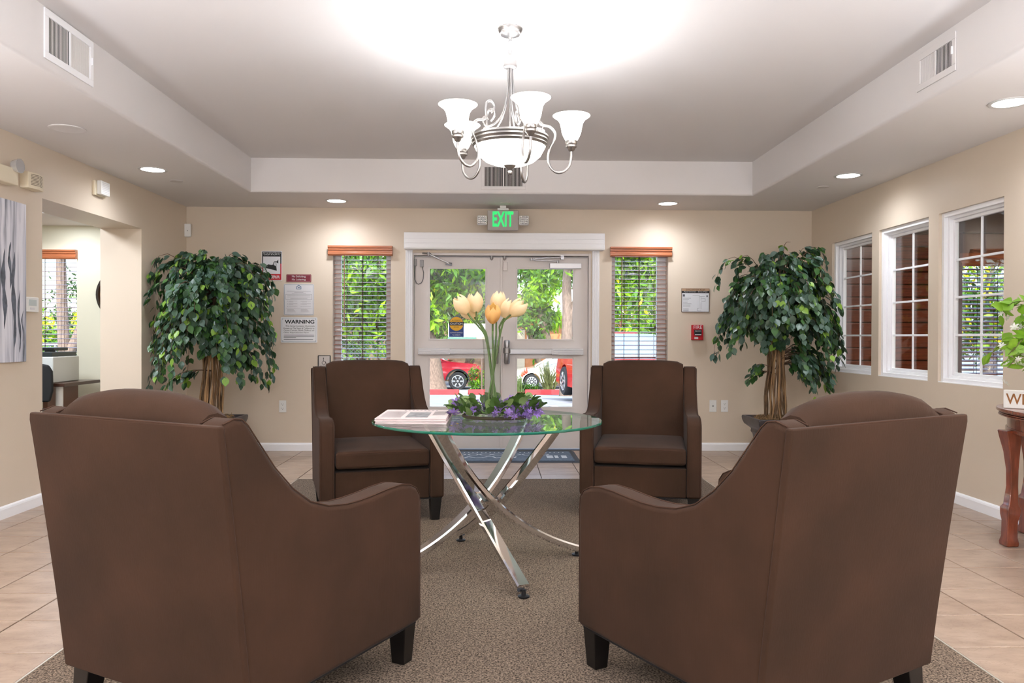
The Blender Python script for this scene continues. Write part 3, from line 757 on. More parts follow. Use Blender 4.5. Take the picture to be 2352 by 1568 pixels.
for lab, hp, ax, kd, ft in TUL:
    t = thing('tulip', lab, 'tulip', (VC[0]+ft[0], VC[1]+ft[1], ZT0+.022), 0, 'cream tulips in the vase')
    H = Vector((hp[0]-ft[0], hp[1]-ft[1], hp[2]-ZT0-.022)); A = Vector(ax).normalized()
    B = Vector((0, 0, 0)); dd_ = Vector((hp[0], hp[1], 0)).normalized(); rim = Vector((dd_.x*.034-ft[0], dd_.y*.034-ft[1], .375)); c2 = H-A*.05
    path = []
    P = [B, B*.5+rim*.5+Vector((0, 0, 0)), rim, (rim+c2)/2+Vector((0, 0, .01)), c2, H]
    for i in range(len(P)-1):
        p0, p1, p2, p3 = P[max(i-1, 0)], P[i], P[i+1], P[min(i+2, len(P)-1)]
        for s in (0, .25, .5, .75):
            path.append(.5*((2*p1)+(-p0+p2)*s+(2*p0-5*p1+4*p2-p3)*s*s+(-p0+3*p1-3*p2+p3)*s**3))
    path.append(H)
    MB().tube(path, .0046, 8).build('stem', STEM, t, smooth=60)
    q = A.to_track_quat('Z', 'Y')
    bl = bpy.data.objects.new('bloom', None); COL.objects.link(bl); bl.parent = t; bl.location = H-A*.006; bl.rotation_mode = 'QUATERNION'; bl.rotation_quaternion = q; bl.empty_display_size = .02
    for k in range(6):
        o = bpy.data.objects.new('petal', pet_me[kd]); COL.objects.link(o); o.parent = bl
        o.rotation_euler = (R(rnd.uniform(-3, 3)), 0, R(60*k+rnd.uniform(-8, 8))); sc = (1.0 if k % 2 else .93)*rnd.uniform(.95, 1.03); o.scale = (sc, sc, sc)
# flower wreath around the vase
wr = thing('flower_wreath', 'ring of purple silk flowers and green leaves around the vase foot', 'flower wreath', (VC[0]+.02, VC[1]+.0, ZT0))
PUR = leafmat('purple_petal', (184, 152, 232), .3, .6, rgb2=(146, 112, 206)); PUR2 = leafmat('dark_purple_bud', (84, 66, 110), .1, .6)
WLF = leafmat('wreath_leaf', (74, 104, 44), .15, .45, rgb2=(48, 78, 34)); WLF2 = leafmat('pale_wreath_leaf', (128, 152, 96), .2, .5)
wl_m = []
for mm in (WLF, WLF, WLF2):
    m = MB(); vs = [(0, 0, 0)]; K = 10
    for k in range(K+1):
        s = k/K; wdt = .021*math.sin(PI*(s*.9+.05))**.75
        for u in (-1, 0, 1): vs.append((u*wdt, .052*s, .004*abs(u)+.006*math.sin(PI*s)))
    fs = [(1+k*3+i, 2+k*3+i, 5+k*3+i, 4+k*3+i) for k in range(K) for i in range(2)]
    o = m.add(vs, fs).build('leaf', mm, smooth=80); wl_m.append(o.data); bpy.data.objects.remove(o)
def blossom_mesh(m_, s):
    m = MB()
    for k in range(6):
        a = 2*PI*k/6; ca, sa = math.cos(a), math.sin(a); b = .45
        pts = [(0, 0, 0), (.007, .004, .004), (.0145, .0045, .007), (.021, 0, .006), (.0145, -.0045, .007), (.007, -.004, .004)]
        m.add([((x*ca-y*sa)*s, (x*sa+y*ca)*s, z*s) for x, y, z in pts], [(0, 1, 2, 3, 4, 5)])
    m.lathe([(.003*s, .001*s), (.004*s, .007*s), (.001*s, .009*s)], n=6)
    o = m.build('blossom', m_, smooth=60); d = o.data; bpy.data.objects.remove(o); return d
bl_m = [blossom_mesh(PUR, 1.15), blossom_mesh(PUR, .85), blossom_mesh(PUR2, .7)]
base = MB(); ringp = [(.165*math.cos(2*PI*k/40), .165*math.sin(2*PI*k/40), .014) for k in range(40)]
base.tube(ringp, .008, 6, closed=True).build('twig_ring', mat('twig_brown', (70, 62, 44), .8), wr, smooth=60)
for k in range(120):
    a = 2*PI*k/120+rnd.uniform(-.05, .05); r0 = .165+rnd.uniform(-.03, .05)
    o = bpy.data.objects.new('leaf', wl_m[rnd.choice((0, 0, 1, 2))]); COL.objects.link(o); o.parent = wr
    o.location = (r0*math.cos(a), r0*math.sin(a), .024+rnd.uniform(0, .058))
    o.rotation_euler = (R(rnd.uniform(4, 75)), R(rnd.uniform(-30, 30)), a-PI/2+rnd.uniform(-1.2, 1.2)); s = rnd.uniform(.85, 1.3); o.scale = (s, s, s)
for k in range(200):
    a = rnd.uniform(0, 2*PI); 
    if -2.5 < a-2*PI < -1.75 and rnd.random() < .7: a += 1.5
    r0 = .17+rnd.uniform(-.045, .075)
    o = bpy.data.objects.new('blossom', bl_m[rnd.choice((0, 0, 0, 1, 1, 2))]); COL.objects.link(o); o.parent = wr
    hh = .02+rnd.random()*.075*(1-.3*abs(r0-.17)/.075)
    o.location = (r0*math.cos(a), r0*math.sin(a), hh)
    o.rotation_euler = (rnd.uniform(-1.2, 1.2), rnd.uniform(-1.2, 1.2), rnd.uniform(0, 6)); s = rnd.uniform(.85, 1.25); o.scale = (s, s, s)
# ------------------------------------------------------------ chandelier
CH = (.078, 4.0)
cd = thing('chandelier', 'brushed nickel chandelier with five glass shades and a glowing centre bowl', 'chandelier', (CH[0], CH[1], ZT))
def zz(z): return z-ZT
GLOW = mat('lit_frosted_glass', (255, 252, 246), .4, emis=((255, 250, 240), 2.6))
MB().lathe([(.064, 0), (.066, -.006), (.060, -.018), (.052, -.024), (.050, -.034), (.030, -.042), (.012, -.046), (.008, -.06)], n=32).build('canopy', NICK, cd, smooth=40)
m = MB()
zc = -.062
for k in range(5):
    pts = []
    for i in range(12):
        a = 2*PI*i/12; x = .0085*math.cos(a); z = .016*math.sin(a)
        pts.append((x, 0, zc-.01-k*.024+z) if k % 2 == 0 else (0, x, zc-.01-k*.024+z))
    m.tube(pts, .0022, 6, closed=True)
m.build('chain', NICK, cd, smooth=60)
MB().lathe([(.006, zz(2.612)), (.014, zz(2.605)), (.030, zz(2.590)), (.035, zz(2.570)), (.033, zz(2.555)), (.036, zz(2.548)), (.034, zz(2.540)), (.022, zz(2.532))], n=28).build('hub_ball', NICK, cd, smooth=40)
MB().tube([(0, 0, zz(2.55)), (0, 0, zz(2.05))], .0055, 10).build('centre_rod', NICK, cd, smooth=60)
MB().lathe([(.178, zz(2.178)), (.200, zz(2.182)), (.203, zz(2.172)), (.196, zz(2.166)), (.200, zz(2.156)), (.192, zz(2.146)), (.196, zz(2.138)), (.186, zz(2.128)), (.176, zz(2.134)), (.178, zz(2.178))], n=56, cap=False).build('bowl_rim', NICK, cd, smooth=35)
bw = [(.183, zz(2.145)), (.178, zz(2.118)), (.160, zz(2.085)), (.128, zz(2.058)), (.085, zz(2.041)), (.03, zz(2.034)), (.002, zz(2.034))]
MB().lathe(bw, n=48, cap=False).build('glass_bowl', GLOW, cd, smooth=60)
MB().lathe([(.006, zz(2.045)), (.032, zz(2.036)), (.026, zz(2.026)), (.012, zz(2.018)), (.007, zz(2.010)), (.012, zz(2.004)), (.013, zz(1.995)), (.008, zz(1.987)), (.002, zz(1.984))], n=24).build('finial', NICK, cd, smooth=40)
def spline(P, n=6):
    P = [Vector(p) for p in P]; out = []
    for i in range(len(P)-1):
        p0, p1, p2, p3 = P[max(i-1, 0)], P[i], P[i+1], P[min(i+2, len(P)-1)]
        for k in range(n):
            s = k/n; out.append(.5*((2*p1)+(-p0+p2)*s+(2*p0-5*p1+4*p2-p3)*s*s+(-p0+3*p1-3*p2+p3)*s**3))
    out.append(P[-1]); return out
for k in range(5):
    a = R(-1+72*k); ca, sa = math.cos(a), math.sin(a)
    def rz(r, z): return (r*ca, r*sa, zz(z))
    rod = spline([rz(.012, 2.545), rz(.014, 2.46), rz(.022, 2.38), rz(.045, 2.30), (.085*ca, .085*sa, zz(2.245)), rz(.135, 2.215), rz(.165, 2.225), rz(.168, 2.25), rz(.150, 2.262), rz(.138, 2.248)])
    MB().tube(rod, .0052, 7).build('rod', NICK, cd, smooth=60)
    armp = spline([rz(.125, 2.285), rz(.108, 2.300), rz(.100, 2.325), rz(.118, 2.345), rz(.145, 2.335), rz(.152, 2.30), rz(.150, 2.265), rz(.165, 2.245), rz(.205, 2.235), rz(.232, 2.205), rz(.228, 2.165), rz(.208, 2.125), rz(.198, 2.075), rz(.208, 2.030), rz(.240, 2.000), rz(.278, 2.004), rz(.308, 2.035), rz(.318, 2.08), rz(.318, 2.118)])
    ar = MB().tube(armp, .0068, 8).build('arm', NICK, cd, smooth=60)
    cx, cy = .318*ca, .318*sa
    MB().lathe([(.008, zz(2.108)), (.016, zz(2.114)), (.020, zz(2.124)), (.028, zz(2.130)), (.029, zz(2.138)), (.026, zz(2.142)), (.030, zz(2.148)), (.030, zz(2.162)), (.026, zz(2.166))], (cx, cy, 0), 24).build('socket_cup', NICK, ar, smooth=40)
    MB().lathe([(.029, zz(2.162)), (.042, zz(2.185)), (.050, zz(2.205)), (.054, zz(2.230)), (.060, zz(2.255)), (.075, zz(2.278)), (.094, zz(2.290)), (.097, zz(2.292)), (.0925, zz(2.288)), (.073, zz(2.274)), (.057, zz(2.252)), (.051, zz(2.228)), (.047, zz(2.205)), (.038, zz(2.185)), (.02, zz(2.170))], (cx, cy, 0), 32, cap=False).build('glass_shade', GLOW, ar, smooth=60)
    lamp('chandelier_bulb', 'POINT', (CH[0]+cx, CH[1]+cy, 2.27), P_CHAND, COOL, .03)
lamp('chandelier_bowl_bulb', 'POINT', (CH[0]+.05, CH[1], 2.13), P_BOWL, COOL, .05)

# ------------------------------------------------------------ recessed lights
LENS = mat('lit_lens', (255, 255, 255), .5, emis=((255, 252, 246), 6.0))
TRIMR = mat('recessed_trim_ring', (206, 204, 202), .35)
def downlight(x, y, lab, vis=True, p=None):
    t = thing('recessed_light', lab, 'ceiling light', (x, y, ZC), 0, 'recessed ceiling lights' if vis else 'added fill downlights out of view')
    MB().lathe([(.084, 0), (.105, 0), (.106, -.004), (.100, -.007), (.086, -.004)], n=40, cap=False).build('trim_ring', TRIMR, t, smooth=40)
    MB().lathe([(.086, -.001), (.086, -.003), (.001, -.0035)], n=40, cap=False).build('lens', LENS, t, smooth=40)
    lamp('recessed_lamp', 'SPOT', (x, y, ZC-.02), (p or P_DOWN), COOL, .07, (0, 0, 0), spot=R(168), blend=1.0)
downlight(-2.647, 6.051, 'round recessed light in the left soffit, above the opening')
downlight(-1.503, 7.386, 'round recessed light above the left end of the back wall')
downlight(1.665, 7.401, 'round recessed light above the window right of the doors')
downlight(2.802, 6.071, 'round recessed light in the right soffit beyond the air vent')
downlight(2.808, 4.157, 'large round recessed light at the right edge of the picture')
for kk, (x, y) in enumerate(((-2.65, 3.4), (2.8, 2.3), (-2.65, 1.4), (2.8, .3), (-2.65, -.6), (2.8, -1.7), (-1.2, -2.8), (1.2, -2.8))):  # extra downlights added out of view to fill the room
    downlight(x, y, 'added fill downlight %s, behind the camera position' % ('in the left soffit beside the left foreground chair', 'in the right soffit beside the right foreground chair', 'second from the left foreground chair', 'second from the right foreground chair', 'near the rear left corner', 'near the rear right corner', 'over the left half of the rear wall', 'over the right half of the rear wall')[kk], False)
# unseen fill lamps added out of frame, in the office and side room
lamp('rear_fill_lamp', 'AREA', (0.1, 0.4, 2.70), 10, COOL, 2.6)
lamp('rear_fill_lamp', 'POINT', (0.1, -3.0, 2.0), 75, COOL, .22)
for x_, y_ in ((-1.7, .3), (1.8, .3), (-2.72, 1.9), (2.85, 1.9)): lamp('fill_uplight', 'AREA', (x_, y_, 1.35), 70 if abs(x_) < 2 else 32, COOL, .4, (PI, 0, 0))  # unseen upward lamps added to brighten ceiling and walls
lamp('office_fill', 'AREA', (-4.4, 5.6, 2.58), 45, COOL, .8)
lamp('office_fill', 'AREA', (-4.1, 7.4, 2.23), 3, COOL, .3)
lamp('side_room_fill', 'AREA', (4.6, 5.6, 2.48), 24, WARM, .6)

# ceiling discs, vents, alarms
GREYP = mat('ceiling_disc_paint', (204, 198, 194), .5)
def disc(x, y, r, lab, nm='sprinkler_cover', cat='sprinkler cover'):
    t = thing(nm, lab, cat, (x, y, ZC), 0)
    MB().lathe([(r, -.0005), (r, -.004), (r*.9, -.007), (r*.82, -.0055), (.001, -.006)], n=36, cap=False).build('cover_plate', CEIL if r > .09 else GREYP, t, smooth=30)
    return t
disc(-2.658, 4.875, .105, 'flush round speaker cover in the left soffit', 'speaker_cover', 'speaker')
disc(-2.644, 6.486, .052, 'small round sprinkler cover beyond the left recessed light')
disc(.108, 7.416, .052, 'small round sprinkler cover above the exit sign')
disc(2.799, 6.535, .052, 'small round sprinkler cover beyond the right recessed light')
VENTD = mat('vent_inside_shade', (36, 32, 30), .8)
def vent(lab, cx, cy, cz, w, h, face, dark, fr=.035):
    """face: '+x' (on left soffit), '-x', '-y'"""
    rz = {'-y': 0, '-x': -PI/2, '+x': PI/2}[face]
    t = thing('air_vent', lab, 'air vent', (cx, cy, cz), rz, 'soffit air vents')
    f = MB(); a, b = w/2, h/2
    f.box(-a, a, -.008, -.0005, b-fr, b).box(-a, a, -.008, -.0005, -b, -b+fr).box(-a, -a+fr, -.008, -.0005, -b+fr, b-fr).box(a-fr, a, -.008, -.0005, -b+fr, b-fr).box(-.006, .006, -.008, -.0005, -b+fr, b-fr)
    f.build('frame', TRIM if face == '+x' else CEIL, t, bevel=.002)
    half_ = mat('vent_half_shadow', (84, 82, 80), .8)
    lc, rc = {'near_left': (half_, CEIL), 'near_right': (CEIL, VENTD), 'both': (VENTD, VENTD)}[dark]  # backing tones paint in the shade behind the louvres, half by half
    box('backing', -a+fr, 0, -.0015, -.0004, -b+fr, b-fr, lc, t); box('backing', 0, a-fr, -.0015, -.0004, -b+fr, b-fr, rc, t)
    m = MB(); x = -a+fr+.006
    while x < a-fr-.004:
        if abs(x) > .009:
            ang = R(40) if x < 0 else R(-40)
            if dark == 'both': ang = 0
            dx, dy = math.sin(ang)*.005, math.cos(ang)*.004
            m.box(x-.0017, x+.0017, -.0032, -.002, -b+fr, b-fr)
        x += .0112
    s = m.build('louvre', CEIL, t); s['kind'] = 'stuff'
    MB().box(a-fr*.7, a-fr*.55, -.016, -.008, -.01, .03).build('damper_lever', TRIM, t)
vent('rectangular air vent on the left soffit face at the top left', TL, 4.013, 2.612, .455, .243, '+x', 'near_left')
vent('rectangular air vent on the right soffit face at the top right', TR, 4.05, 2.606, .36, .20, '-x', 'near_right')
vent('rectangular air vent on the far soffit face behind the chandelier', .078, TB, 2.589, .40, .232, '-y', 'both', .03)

# exit sign
ex = thing('exit_sign', 'green lit EXIT sign with two emergency lamp heads above the doors', 'exit sign', (.082, 7.60, 2.29))
EXG = mat('exit_green_letters', (20, 90, 50), .5, emis=((40, 225, 115), .55))
box('housing', -.152, .152, -.02, .02, -.098, .098, mat('exit_sign_grey', (176, 168, 162), .4), ex, bevel=.006)
MB().box(-.055, .055, -.03, .03, .098, .118).box(-.03, .03, -.02, .02, .118, .1445).build('mounting_canopy', WHITE, ex, bevel=.003)
tx = text('EXIT', .205, .150, EXG, ex, (0, -.0215, .012), spacing=1.05, bold=.035); tx['label'] = 'green EXIT letters'
for s in (-1, 1):
    hd_ = MB().box(s*.205-.048, s*.205+.048, -.035, .02, -.046, .046).build('lamp_head', WHITE, ex, bevel=.012, seg=3)
    m = MB()
    for i in range(4):
        for j in range(4): m.lathe([(.001, -.0365), (.007, -.038), (.0095, -.035)], (s*.205-.03+i*.02, 0, -.03+j*.02), 8, axis='y')
    m.build('lamp_lens', mat('lamp_lens_chrome', (180, 180, 182), .15, .9), hd_)
    MB().tube([(s*.152, 0, 0), (s*.16, 0, 0)], .012, 10).build('bracket', WHITE, ex)

# signs on the back wall
def plate(nm, lab, x0, x1, z0, z1, m, th=.004, r=.012, y=None):
    yy = YB if y is None else y
    t = thing(nm, lab, 'sign', ((x0+x1)/2, yy, (z0+z1)/2)); w, h = (x1-x0)/2, (z1-z0)/2
    pts = []
    for cx, cz, a0 in ((w-r, h-r, 0), (-w+r, h-r, 90), (-w+r, -h+r, 180), (w-r, -h+r, 270)):
        for k in range(5): a = R(a0+22.5*k); pts.append((cx+r*math.cos(a), cz+r*math.sin(a)))
    MB().prism(pts, -th, -.0005, 'y').build('backing', m, t)
    return t, w, h
def frm(t, w, h, m, lw, y, nm='border'):
    return MB().box(-w, w, y-.0005, y, h-lw, h).box(-w, w, y-.0005, y, -h, -h+lw).box(-w, -w+lw, y-.0005, y, -h+lw, h-lw).box(w-lw, w, y-.0005, y, -h+lw, h-lw).build(nm, m, t)
t, w, h = plate('security_camera_sign', 'upside-down red, black and white security camera warning sign', -2.328, -2.124, 1.704, 1.999, SIGNW, r=.003)
MB().box(-w+.006, w-.006, -.0048, -.004, .02, h-.006).build('black_panel', BLK, t)
MB().box(-w+.006, w-.006, -.0048, -.004, -h+.006, .02).build('red_panel', RED, t)
box('picture_panel', -w+.016, w-.018, -.0053, -.0048, -h+.066, h-.056, mat('sign_pale', (222, 222, 226), .5), t)
text('WARNING', .16, .036, SIGNW, t, (0, -.0056, -h+.036), flip=True, bold=.02)
text('24 HOUR VIDEO', .16, .011, SIGNW, t, (0, -.0056, h-.036), flip=True); text('SURVEILLANCE IN USE', .175, .011, SIGNW, t, (0, -.0056, h-.020), flip=True)
cam_pts = [(-.062, .0), (-.060, .018), (-.040, .018), (-.036, .024), (.0, .018), (.012, .022), (.018, .018), (.045, .004), (.050, -.04), (-.066, -.012)]
MB().prism([(x, z-.01) for x, z in cam_pts], -.0062, -.0056, 'y').build('camera_picture', BLK, t)
MB().tube([(.016, -.006, .004), (.022, -.006, .034), (.030, -.006, .040)], .0035, 6).tube([(.03, -.006, .04), (.048, -.006, .040)], .003, 6).prism([(.044, .036), (.066, .062), (.066, .022)], -.0062, -.0056, 'y').tube([(.036, -.006, .036), (.046, -.006, .016), (.046, -.006, 0)], .0015, 5).build('camera_bracket_picture', BLK, t)
t, w, h = plate('no_soliciting_sign', 'small maroon sign reading No Soliciting No Loitering', -2.081, -1.834, 1.690, 1.767, MAROON, r=.008)
frm(t, w-.006, h-.006, mat('sign_pinkish_line', (190, 140, 140), .5), .0025, -.004)
text('No Soliciting', .135, .024, SIGNW, t, (0, -.0046, .015)); text('No Loitering', .135, .024, SIGNW, t, (0, -.0046, -.016))
t, w, h = plate('fair_housing_sign', 'pale grey housing notice with a small blue house logo', -2.107, -1.807, 1.357, 1.670, SIGNL, r=.012)
frm(t, w-.006, h-.006, mat('sign_blue_grey_line', (110, 126, 136), .5), .0028, -.004)
MB().prism([(-.024, -.014), (-.024, .008), (0, .026), (.024, .008), (.024, -.014), (.018, -.014), (.018, .005), (0, .018), (-.018, .005), (-.018, -.014)], -.0048, -.004, 'y').box(-.010, .010, -.0048, -.004, -.008, -.003).box(-.010, .010, -.0048, -.004, .000, .005).box(-.024, .024, -.0048, -.004, -.018, -.014).build('house_logo', INKB, t, loc=(0, 0, h-.034))
m = MB()
def pl(x0, x1, z, th=.003): m.box(x0, x1, -.0046, -.004, z-th/2, z+th/2)
for z, a in ((.085, .118), (.073, .045), (.064, .07)): pl(-a, a, z)
for z, a in ((.040, .115), (.027, .115), (.013, .085)): pl(-a, a, z)
for x0 in (-.115, .02):
    for z in (-.014, -.022, -.041, -.049, -.066): pl(x0+.012, x0+(.1 if z not in (-.022, -.049) else .06), z, .0025)
    for z in (-.016, -.043, -.067): pl(x0, x0+.006, z, .006)
    for z in (-.098, -.106, -.113, -.122): pl(x0, x0+.085-(z+.122)*.8, z, .002)
pl(-.13, .13, -.085, .0015)
m.build('print_lines', mat('fine_print_grey', (158, 152, 156), .6), t)
frm(t, .132, .026, INK, .002, -.004, 'box_outline').location = (0, 0, .027)
t, w, h = plate('warning_sign', 'white sign headed WARNING about chemicals', -2.137, -1.772, 1.082, 1.338, SIGNW, r=.012)
frm(t, w-.012, h-.010, INKB, .002, -.004)
text('WARNING', .295, .038, BLK, t, (.005, -.0046, .083), bold=.03)
for s_, wd, z, cx in (('This Area Contains Chemicals', .290, .040, .01), ('Known to The State of California to', .305, .017, 0), ('Cause Cancer, Birth Defects or', .305, -.005, 0), ('Other Reproductive Harm.', .255, -.027, -.025)):
    text(s_, wd, .017, BLK, t, (cx, -.0046, z))
m = MB()
for z, x1_ in ((-.052, .15), (-.064, .15), (-.077, -.03), (-.096, .14)): m.box(-.152, x1_, -.0046, -.004, z-.0025, z+.0025)
m.build('print_lines', INK, t)
m = MB()
for sx in (-1, 1):
    for sz in (-1, 1): m.lathe([(.004, -.004), (.003, -.006), (.0005, -.0065)], (sx*(w-.02), 0, sz*(h-.02)), 8, axis='y')
m.build('screw', ALU, t)
# wheelchair door switch
t, w, h = plate('door_push_plate', 'black framed metal wheelchair door plate below the left window edge', -1.765, -1.638, .83, .958, BLK, th=.012, r=.008); t['category'] = 'switch'
box('metal_plate', -w+.008, w-.008, -.015, -.012, -h+.008, h-.008, ALU, t, bevel=.002)
MB().tube([(.017*math.cos(a)-.004, -.0155, .017*math.sin(a)-.012) for a in np.linspace(R(120), R(380), 14)], .0022, 5).tube([(-.006, -.0155, .026), (-.006, -.0155, .002), (.012, -.0155, 0), (.020, -.0155, -.016), (.027, -.0155, -.018)], .0030, 5).lathe([(.0055, -.0165), (.0055, -.015)], (-.006, 0, .034), 10, axis='y').build('wheelchair_symbol', BLK, t)
text('PUSH TO OPEN', .085, .012, BLK, t, (0, -.0156, -.046))
# evacuation plan
t, w, h = plate('evacuation_plan', 'framed evacuation plan on the wall above the fire alarm', 1.893, 2.178, 1.403, 1.644, mat('plan_frame_brown', (98, 82, 72), .5), th=.008, r=.003)
box('plan_sheet', -w+.006, w-.006, -.0085, -.008, -h+.006, h-.048, mat('plan_white', (226, 228, 232), .4), t)
box('header_band', -w+.001, w-.001, -.0085, -.008, h-.026, h-.001, mat('plan_header_tan', (176, 142, 112), .5), t)
box('title_band', -w+.004, w-.004, -.0085, -.008, h-.046, h-.027, BLK, t)
text('EVACUATION PLAN', .195, .018, mat('plan_header_ink', (70, 48, 32), .5), t, (0, -.0092, h-.0135)); text('Apartments   Evac Plan', .24, .011, SIGNW, t, (0, -.0092, h-.036))
m = MB(); 
def pb(x0, x1, z0, z1): m.box(x0, x1, -.0091, -.0085, z0, z1)
pb(-.130, -.108, .038, .060)
for k, wdt in enumerate((.065, .045, .035, .03, .07, .06, .06)): z = .022-k*.0145; pb(-.122, -.116, z-.003, z+.003); pb(-.112, -.112+wdt, z-.0012, z+.0012)
for z in (-.088, -.098, -.108): pb(-.125, -.07, z-.0015, z+.0015)
pb(-.03, .045, .048, .050)
for x0, x1, z0, z1 in ((.035, .037, -.09, .04), (.055, .057, -.09, -.02), (.035, .095, .038, .040), (.055, .057, .0, .038), (.06, .1, -.012, -.010), (.098, .1, -.012, .02), (.06, .1, .018, .02), (.02, .022, -.108, -.08), (.02, .058, -.108, -.106), (.11, .125, .035, .05), (.02, .036, -.08, -.078)): pb(x0, x1, z0, z1)
m.build('plan_drawing', mat('plan_ink', (96, 96, 104), .6), t)
# fire alarm pull station
t = thing('fire_alarm_pull', 'red fire alarm pull station below the evacuation plan', 'fire alarm', (2.05, YB, 1.198))
box('housing', -.058, .058, -.045, -.0005, -.077, .077, mat('fire_red', (200, 24, 40), .35), t, bevel=.006, seg=3)
text('FIRE', .085, .034, SIGNW, t, (0, -.0462, .054))
MB().prism([(-.038, .028), (.038, .028), (.038, -.026), (.02, -.034), (-.02, -.034), (-.038, -.026)], -.056, -.045, 'y').build('pull_handle', mat('pull_handle_black', (30, 38, 42), .4), t, bevel=.003)
text('PULL DOWN', .06, .012, SIGNW, t, (0, -.0565, .014)); MB().box(-.032, .032, -.057, -.0562, -.026, -.018).build('handle_bar', SIGNW, t)
box('label_patch', -.034, .004, -.0465, -.0452, -.066, -.046, SIGNW, t)
# outlets
def outlet(x, z, lab, nm='wall_outlet', jack=False):
    t = thing(nm, lab, 'outlet' if not jack else 'wall plate', (x, YB, z), 0)
    box('cover_plate', -.036, .036, -.006, -.0005, -.06, .06, WHITE, t, bevel=.003)
    if not jack:
        for s in (-1, 1):
            rc = box('receptacle', -.017, .017, -.0085, -.006, s*.021-.014, s*.021+.014, WHITE, t, bevel=.004)
            MB().box(-.008, -.0055, -.0092, -.0084, s*.021-.001, s*.021+.008).box(.0055, .008, -.0092, -.0084, s*.021-.001, s*.021+.008).lathe([(.003, -.0092), (.003, -.0084)], (0, 0, s*.021-.008), 8, axis='y').build('slot', BLK, rc)
    else:
        MB().lathe([(.002, -.012), (.005, -.012), (.005, -.006), (.009, -.006)], (0, 0, 0), 10, axis='y').build('jack', ALU, t)
outlet(-2.116, .445, 'white duplex outlet behind the left foreground chair, on the back wall')
outlet(2.22, .453, 'white cable jack plate, left of the right-hand outlet', 'cable_jack', True)
outlet(2.338, .453, 'white duplex outlet near the right potted ficus')
# motion sensor in the left corner
t = thing('motion_sensor', 'white motion sensor high in the left back corner', 'motion sensor', (-3.045, YB-.032, 2.195))
MB().prism([(-.034, -.02), (.034, -.02), (.034, .0), (.006, .03), (-.026, .03)], -.065, .065, 'z').build('body', WHITE, t, bevel=.012, seg=3)
MB().lathe([(.004, -.0225), (.004, -.0195)], (.004, 0, -.005), 10, axis='y').build('lens_dot', INK, t)
# alarms on the left wall
t = thing('strobe_alarm', 'white square alarm box above the left opening', 'alarm', (XL, 6.06, 2.28))
MB().box(.0005, .020, -.085, .085, -.055, .055).build('back_plate', IVORY, t, bevel=.003)
MB().box(.020, .058, -.055, .075, -.045, .060).build('white_cover', WHITE, t, bevel=.006)
m = MB()
for k in range(7): m.box(.058, .060, -.04, .06, -.036+k*.013, -.031+k*.013)
m.build('grille', SIGNL, t)
t = thing('horn_alarm', 'beige louvred alarm horn at the upper left, beside the emergency light', 'alarm', (XL, 5.16, 2.158))
MB().prism([(0.0005, -.085), (.055, -.085), (.075, 0), (.055, .085), (.0005, .085)], -.052, .052, 'z').build('body', IVORY, t, bevel=.003)
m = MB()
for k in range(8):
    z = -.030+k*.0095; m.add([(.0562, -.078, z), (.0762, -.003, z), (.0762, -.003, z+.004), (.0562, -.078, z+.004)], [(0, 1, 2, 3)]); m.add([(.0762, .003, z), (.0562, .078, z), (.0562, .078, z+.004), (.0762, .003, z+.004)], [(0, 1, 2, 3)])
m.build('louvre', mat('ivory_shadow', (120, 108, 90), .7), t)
t = thing('emergency_light', 'beige emergency light cut by the left edge of the picture', 'emergency light', (XL, 4.84, 2.14))
MB().box(.0005, .07, -.15, .11, -.05, .055).build('housing', IVORY, t, bevel=.008)
MB().lathe([(.002, .0), (.035, .012), (.045, .045), (.045, .055)], (.045, .08, .07), 20, axis='x').build('lamp_head', mat('clear_lamp_head', (214, 216, 220), .12, .7), t, smooth=40)
t = thing('thermostat', 'white thermostat on the left wall beside the painting', 'thermostat', (XL, 5.18, 1.352))
MB().box(.0005, .022, -.07, .07, -.049, .049).build('body', WHITE, t, bevel=.005)
MB().box(.022, .0235, -.045, .04, -.008, .032).build('display', mat('thermostat_display', (196, 204, 204), .2), t)
MB().box(.022, .0245, -.03, .02, -.034, -.02).build('button_row', SIGNL, t, bevel=.002)
# painting
pt_ = thing('abstract_painting', 'grey and white abstract canvas at the left edge', 'painting', (XL, 4.58, 1.489))
def paintmat():
    m = bpy.data.materials.new('abstract_paint'); m.use_nodes = True; N = m.node_tree.nodes; L = m.node_tree.links; b = N['Principled BSDF']
    tc = N.new('ShaderNodeTexCoord'); mp = N.new('ShaderNodeMapping'); mp.inputs['Scale'].default_value = (1, 14, .9)
    n = N.new('ShaderNodeTexNoise'); n.inputs['Scale'].default_value = 1.6; n.inputs['Detail'].default_value = 8; n.inputs['Distortion'].default_value = .6
    cr = N.new('ShaderNodeValToRGB'); e = cr.color_ramp.elements
    e[0].position = .30; e[0].color = (*lin((70, 78, 88)), 1); e[1].position = .58; e[1].color = (*lin((226, 226, 234)), 1)
    k = e.new(.44); k.color = (*lin((184, 186, 198)), 1)
    L.new(tc.outputs['Object'], mp.inputs[0]); L.new(mp.outputs[0], n.inputs['Vector'])
    # darker streak towards the lower middle of the canvas
    L.new(n.outputs[0], cr.inputs[0]); L.new(cr.outputs[0], b.inputs['Base Color']); b.inputs['Roughness'].default_value = .6
    return m
MB().box(.0005, .022, -.53, .53, -.511, .511).build('canvas', paintmat(), pt_, bevel=.002)
m = MB()
